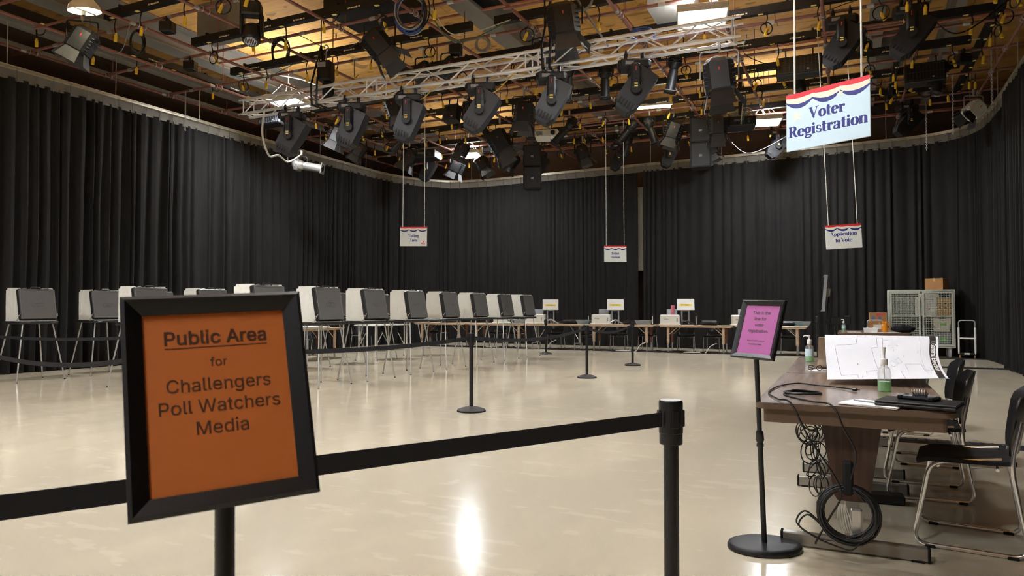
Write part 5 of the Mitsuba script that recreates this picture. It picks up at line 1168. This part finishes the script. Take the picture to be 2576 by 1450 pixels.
# ================================================================== the right far corner
def mesh_panel(w, h, p=.060, r=.0045):
    xs = np.linspace(0, w, int(round(w / p)) + 1); zs = np.linspace(0, h, int(round(h / p)) + 1)
    return cat([box(x - r, x + r, -.004, .004, 0, h) for x in xs] + [box(0, w, -.008, 0, z - r, z + r) for z in zs])
CW, CD, CHh, CB = 1.49, .60, 1.48, .28
def cage():
    t = .035
    fr = cat([box(x - t / 2, x + t / 2, y - t / 2, y + t / 2, 0, CHh) for x in (0, CW) for y in (0, CD)] + [box(0, CW, y - t / 2, y + t / 2, z - t / 2, z + t / 2) for y in (0, CD) for z in (0, CHh)] + [box(x - t / 2, x + t / 2, 0, CD, z - t / 2, z + t / 2) for x in (0, CW) for z in (0, CHh)])
    ps = [('frame', P(fr, 'mat_cage')), ('deck', P(box(0, CW, 0, CD, -.02, .015), 'mat_cage')), ('top', P(rot(mesh_panel(CW, CD), 'x', -90, (0, 0, 0)) if 0 else mv(mapv(mesh_panel(CW, CD), [[1, 0, 0], [0, 0, 1], [0, -1, 0]]), 0, 0, CHh), 'mat_cage')), ('shelf', P(box(.02, CW - .02, .06, CD, .80, .815), 'mat_cage'))]
    for k in range(2):
        w = CW / 2 - .045; x0 = .025 + k * (CW / 2)
        d = cat(box(0, w, -.02, .02, 0, .04), box(0, w, -.02, .02, CHh - .10, CHh - .06), box(0, .04, -.02, .02, 0, CHh - .06), box(w - .04, w, -.02, .02, 0, CHh - .06), box(0, w, -.02, .02, .76, .79))
        ps.append(('door', P(mv(d, x0, -.02, .03), 'mat_cage'), [('wire_mesh', P(mv(mesh_panel(w - .06, CHh - .14), x0 + .03, -.02, .06), 'mat_cage'))] + ([('handle', P(cat(bx(x0 + w - .01, -.06, .76, .04, .04, .12, .01), bx(x0 + w - .09, -.05, .80, .10, .02, .04, .01)), 'mat_zinc'))] if k == 0 else [])))
    for nm, m in (('side_mesh', rot(mesh_panel(CD, CHh), 'z', 90)), ('side_mesh', mv(rot(mesh_panel(CD, CHh), 'z', 90), CW)), ('back_mesh', mv(mesh_panel(CW, CHh), 0, CD))):
        ps.append((nm, P(m, 'mat_cage')))
    for x in (.12, CW - .10):
        for y in (.08, CD - .08):
            ps.append(('wheel', P(mv(rot(lathe([(.045, -.024), (.120, -.026), (.130, -.014), (.130, .014), (.120, .026), (.045, .024)], 24), 'y', 90), x, y, -CB + .130), 'mat_wheel', 30), [('fork', P(cat(box(x - .04, x - .03, y - .03, y + .03, -CB + .09, -.02), box(x + .03, x + .04, y - .03, y + .03, -CB + .09, -.02), box(x - .05, x + .05, y - .05, y + .05, -.04, -.02)), 'mat_zinc'))]))
    return ps
thing('cage_cart', 'grey wire mesh storage cage on wheels in the right far corner', 'cage', cage(), at(.98, 21.5, CB))
CX_, CY_, CZ_ = .98, 21.5, CB
thing('storage_bin', 'cream plastic bin with a green label on top of the grey one inside the cage', 'bin', [('body', P(hull([(x * s, y * s, z) for x in (-.19, .19) for y in (-.22, .22) for s, z in ((.9, 0), (1.08, .38))]), 'mat_cream')), ('label', P(bx(.03, -.228, .20, .13, .006, .06), 'mat_green_label')), ('handle', P(bx(0, -.235, .355, .16, .02, .03, .006), 'mat_black'))], at(CX_ + 1.22, CY_ + .28, CZ_ + .395))
thing('storage_bin', 'dark grey plastic bin with a green label at the bottom of the cage', 'bin', [('body', P(hull([(x * s, y * s, z) for x in (-.19, .19) for y in (-.22, .22) for s, z in ((.9, 0), (1.05, .36))]), 'mat_grey_bin')), ('label', P(bx(.03, -.224, .17, .15, .006, .065), 'mat_green_label'))], at(CX_ + 1.22, CY_ + .28, CZ_ + .02))
thing('storage_bin', 'low grey bin in the middle of the cage bottom', 'bin', P(hull([(x * s, y * s, z) for x in (-.24, .24) for y in (-.2, .2) for s, z in ((.92, 0), (1.05, .30))]), 'mat_grey_bin'), at(CX_ + .72, CY_ + .28, CZ_ + .02))
thing('paper_box', 'white archive box with a lid on the upper shelf of the cage', 'box', [('body', P(bx(0, 0, .24, .34, .40, .48, .005), 'mat_white')), ('lid', P(bx(.02, 0, .52, .40, .44, .09, .008), 'mat_cream')), ('print', P(cat(bx(-.02, -.203, .42, .26, .004, .012), bx(0, -.203, .28, .14, .004, .014)), 'mat_blue_print')), ('red_dot', P(bx(.0, -.203, .17, .035, .004, .035, .001), 'mat_red'))], at(CX_ + .93, CY_ + .28, CZ_ + .82))
for x, w in ((1.17, 'left one of the three inside the cage'), (1.30, 'middle one of the three inside the cage'), (1.43, 'right one of the three inside the cage')):
    thing('file_box', f'tan cardboard file box, {w}', 'box', [('body', P(bx(0, 0, .225, .125, .36, .45, .003), 'mat_cardboard_light')), ('print', P(cat(bx(0, -.182, .32, .06, .004, .03), bx(0, -.182, .21, .07, .004, .035)), 'mat_ink'))], at(CX_ + x, CY_ + .28, CZ_ + .82))
thing('white_tube', 'tall white carton standing behind the left cage door', 'box', P(bx(0, 0, .24, .09, .3, .48, .004), 'mat_cream'), at(CX_ + .69, CY_ + .25, CZ_ + .82))
def carton(w, d, h, open_=False):
    ps = [('body', P(cat(box(-w / 2, w / 2, -d / 2, -d / 2 + .006, 0, h), box(-w / 2, w / 2, d / 2 - .006, d / 2, 0, h), box(-w / 2, -w / 2 + .006, -d / 2, d / 2, 0, h), box(w / 2 - .006, w / 2, -d / 2, d / 2, 0, h), box(-w / 2, w / 2, -d / 2, d / 2, 0, .006)), 'mat_cardboard')),
          ('flap', P(rot(box(-w / 2, w / 2, -d / 2, -.004, h, h + .005), 'x', -2, (0, -d / 2, h)), 'mat_cardboard')), ('flap', P(rot(box(-w / 2, w / 2, .004, d / 2, h, h + .005), 'x', 3, (0, d / 2, h)), 'mat_cardboard')),
          ('tape', P(cat(bx(.01, -d / 2 - .001, h - .04, .05, .003, .08), bx(0, 0, h + .0075, .05, d, .002)), 'mat_tape'))]
    return ps
thing('cardboard_box', 'brown cardboard box standing on top of the wire cage', 'box', carton(.42, .55, .30), at(CX_ + 1.14, CY_ + .30, CZ_ + CHh + .013, rz=-20))
def printed_box():
    ps = carton(.40, .34, .24)
    ps.append(('red_print', P(mv(upright(extr(Polygon([(-.06, .15), (-.05, .235), (.195, .235), (.14, .19), (.05, .16)]), .002)), 0, -.171), 'mat_red_print')))
    ps.append(('blue_print', P(cat(mv(rot(lathe([(.05, 0), (.05, .002)], 20), 'x', 90), -.12, -.171, .11), mv(rot(lathe([(.04, 0), (.04, .002)], 20), 'x', 90), .03, -.171, .11)), 'mat_blue_print')))
    return ps
thing('cardboard_box', 'brown cardboard box with red print, topmost of the stack left of the cage', 'box', printed_box(), at(.70, 21.2, .93, rz=2))
def labelled_box(w, d, h):
    ps = carton(w, d, h); ps.append(('label', P(bx(-.02, -d / 2 - .002, h * .55, w * .45, .004, h * .45), 'mat_white'))); ps.append(('hand_hole', P(bx(w * .38, -d / 2 - .002, h * .55, .06, .004, .04, .001), 'mat_ink'))); return ps
thing('cardboard_box', 'brown cardboard box with a white label, second of the stack left of the cage', 'box', labelled_box(.52, .40, .26), at(.72, 21.2, .66, rz=0))
thing('cardboard_box', 'brown cardboard box, third of the stack left of the cage', 'box', labelled_box(.54, .42, .25), at(.73, 21.2, .405, rz=1))
thing('cardboard_box', 'brown cardboard box, lowest of the stack left of the cage', 'box', labelled_box(.54, .42, .24), at(.73, 21.2, .16, rz=0))
def hand_truck():
    w, h = .36, .98
    up_ = tube(fillet([(-w / 2, 0, .12), (-w / 2, 0, .82)], .04), .020, 8)
    return [('deck', P(bx(0, .34, .13, w + .06, .72, .05, .01), 'mat_black')), ('upright', P(cat(cyl((-w / 2, 0, .12), (-w / 2, 0, .80), .024, 10), cyl((w / 2, 0, .12), (w / 2, 0, .80), .024, 10), cyl((-w / 2, 0, .52), (w / 2, 0, .52), .022, 10)), 'mat_white', 40)), ('handle', P(tube(fillet([(-w / 2, 0, .78), (-w / 2, 0, h), (w / 2, 0, h), (w / 2, 0, .78)], .07), .016, 8), 'mat_zinc', 40)),
            ('bumper', P(bx(.0, -.03, .13, .12, .03, .045, .006), 'mat_cream'))] + [('wheel', P(mv(rot(lathe([(.02, -.018), (.055, -.018), (.06, 0), (.055, .018), (.02, .018)], 16), 'y', 90), x, y, .06), 'mat_caster', 30), [('fork', P(bx(x, y, .09, .05, .04, .06, .006), 'mat_zinc'))]) for x in (-.16, .16) for y in (.06, .62)]
thing('platform_truck', 'white platform truck with a grey handle standing right of the wire cage', 'hand truck', hand_truck(), at(2.72, 21.35, 0, rz=-14))
thing('platform_truck', 'white platform truck with a black handle holding the stacked cardboard boxes', 'hand truck', hand_truck(), at(.62, 20.85, 0, rz=0))
# things on the third brown table
thing('storage_box', 'small white open box on the brown table in front of the cage', 'box', P(hull([(x * s, y * s, z) for x in (-.13, .13) for y in (-.09, .09) for s, z in ((.92, 0), (1, .09))]), 'mat_white'), at(.40, 16.25, TZ))
def jug():
    return [('body', P(lathe([(.05, 0), (.06, .01), (.06, .15), (.03, .18)], 20), 'mat_orange_bottle', 30)), ('cap', P(bx(0, 0, .20, .09, .07, .05, .01), 'mat_orange_bottle'))]
thing('orange_bottle', 'orange bottle on the brown table in front of the cage', 'bottle', jug(), at(.66, 16.3, TZ))
thing('black_bag', 'crumpled black cloth at the right end of the table before the cage', 'cloth', P((lambda m: (m[0] * [1, 1, 1] + np.stack([.03 * (meshkit.noise(m[0] * 14, 3) - .5), .03 * (meshkit.noise(m[0] * 14, 4) - .5), .05 * (meshkit.noise(m[0] * 11, 5) - .5)], 1), m[1]))((lambda s: (s[0] * [.22, .16, .085] + [0, 0, .075], s[1]))(tri(trimesh.creation.icosphere(4, 1.0)))), 'mat_black_matte', 40), at(.98, 16.4, TZ))
for x, y, a, w in ((.10, 16.2, 8, 'left of the white box'), (.52, 16.15, -12, 'between the white box and the orange bottle'), (.80, 16.2, 20, 'right of the orange bottle')):
    thing('paper_sheet', f'white paper lying on the third brown table {w}', 'paper', P(rot(bx(0, 0, .003, .24, .20, .006), 'z', a), 'mat_paper'), at(x, y, TZ))
# screen on a stand, seen from its side, and stands beside it
def tv():
    return [('screen', P(bx(0, 0, 0, .07, 1.05, .90, .015), 'mat_black'), [('bezel', P(cat(bx(-.036, 0, .44, .012, 1.06, .025, .003), bx(-.036, 0, -.44, .012, 1.06, .025, .003), bx(.0, -.53, 0, .075, .012, .90, .003)), 'mat_sticker_grey'))]), ('mount', P(cat(bx(.08, 0, .03, .12, .2, .2, .01)), 'mat_zinc')), ('column', P(bx(.15, 0, -.72, .10, .12, 1.5, .01), 'mat_black')), ('base', P(cat(bx(.12, 0, -1.62, .7, .08, .06, .01), bx(.12, 0, -1.62, .08, .8, .06, .01)), 'mat_black'))]
thing('screen_stand', 'flat screen on a black stand seen from its edge, below the Application sign', 'screen', tv(), at(-.55, 19.5, 1.66, rz=3, ry=5))
def mic_stand(h):
    return [('base', P(lathe([(.13, 0), (.13, .02), (.02, .03)], 20), 'mat_black')), ('pole', P(cyl((0, 0, .02), (0, 0, h), .012, 8), 'mat_fixture')), ('head', P(bx(0, 0, h + .06, .07, .07, .16, .01), 'mat_fixture_dark'))]
thing('stand', 'thin black pole stand with a small box on top, left of the flat screen', 'stand', mic_stand(.95), at(-.72, 19.4, 0))
def cam():
    return [('tripod', P(cat([tube([(0, 0, .72), (.30 * math.cos(a), .30 * math.sin(a), .02)], .016, 6) for a in (.3, 2.4, 4.5)] + [cyl((0, 0, .6), (0, 0, .86), .03, 8)]), 'mat_black')), ('body', P(cat(bx(.08, 0, .98, .34, .14, .18, .02), bx(.27, -.02, 1.0, .14, .12, .22, .02)), 'mat_fixture_dark')), ('arm', P(cat(bx(-.14, -.05, .92, .18, .05, .05, .01), bx(-.17, -.05, .80, .06, .06, .2, .01)), 'mat_black'))]
thing('camera_tripod', 'black camera on a tripod behind the third brown table', 'camera', cam(), at(-.30, 19.2, 0, rz=10))
# ribbed cable covers on the floor
def cover(L, w=.16):
    body = np.array([(0, -w / 2, 0), (0, -w * .3, .026), (0, w * .3, .026), (0, w / 2, 0)])
    V = np.vstack([body, body + [L, 0, 0]]); F = np.vstack([quads([[i, i + 1, i + 5, i + 4] for i in range(3)]), quads([[0, 3, 2, 1], [4, 5, 6, 7]])])
    ribs = cat([bx(x, 0, .026, .03, w * .55, .010, .004) for x in np.arange(.05, L, .09)])
    return [('ramp', P((V, F), 'mat_floor_cover')), ('ribs', P(ribs, 'mat_floor_cover'))]
thing('cable_cover', 'black ribbed cable cover on the floor behind the nearest chair', 'cable cover', cover(2.7), at(.25, 7.95, 0))
thing('cable_cover', 'black ribbed cable cover on the floor near the right curtain end', 'cable cover', cover(2.9), at(.35, 18.0, 0))
thing('cable_cover', 'black cable cover on the floor before the wire cage', 'cable cover', cover(2.8), at(.95, 21.2, 0))
thing('floor_cables', 'heap of black cables on the floor right of the platform truck', 'cable', P(cat([tube(bez(*(np.array([3.0, 21.9, .03]) + np.random.default_rng(81 + k).normal(0, 1, (8, 3)) * [.22, .18, .008])), .016, 6) for k in range(7)]), 'mat_cable', 50), kind='stuff')
thing('track_bracket', 'grey steel post at the upper left edge holding the curtain rail', 'post', P(cat(bx(0, 0, 0, .10, .05, 1.2, .005), bx(.03, -.04, 0, .03, .03, 1.2, .003)), 'mat_alu'), at(-13.0, 6.85, 5.55, ry=12))

# small joined pieces that the photo does not let one pick apart
for k in list(scene):
    n = k.rsplit('__', 1)[-1].rstrip('0123456789').rstrip('_') if '__' in k else ''
    if n in ('clamps', 'clamp', 'brackets', 'vents', 'ribs', 'latches', 'printed_label', 'louvre', 'wire_mesh', 'side_mesh', 'back_mesh', 'led_lenses', 'belt_slots', 'glide', 'end_caps', 'marking', 'plan_lines', 'display', 'badge', 'mount', 'bumper', 'sheets', 'cords', 'print', 'blue_print', 'hanger', 'coupler', 'plaque', 'rim', 'cross_bar'):
        labels.setdefault(k, {})['kind'] = 'stuff'
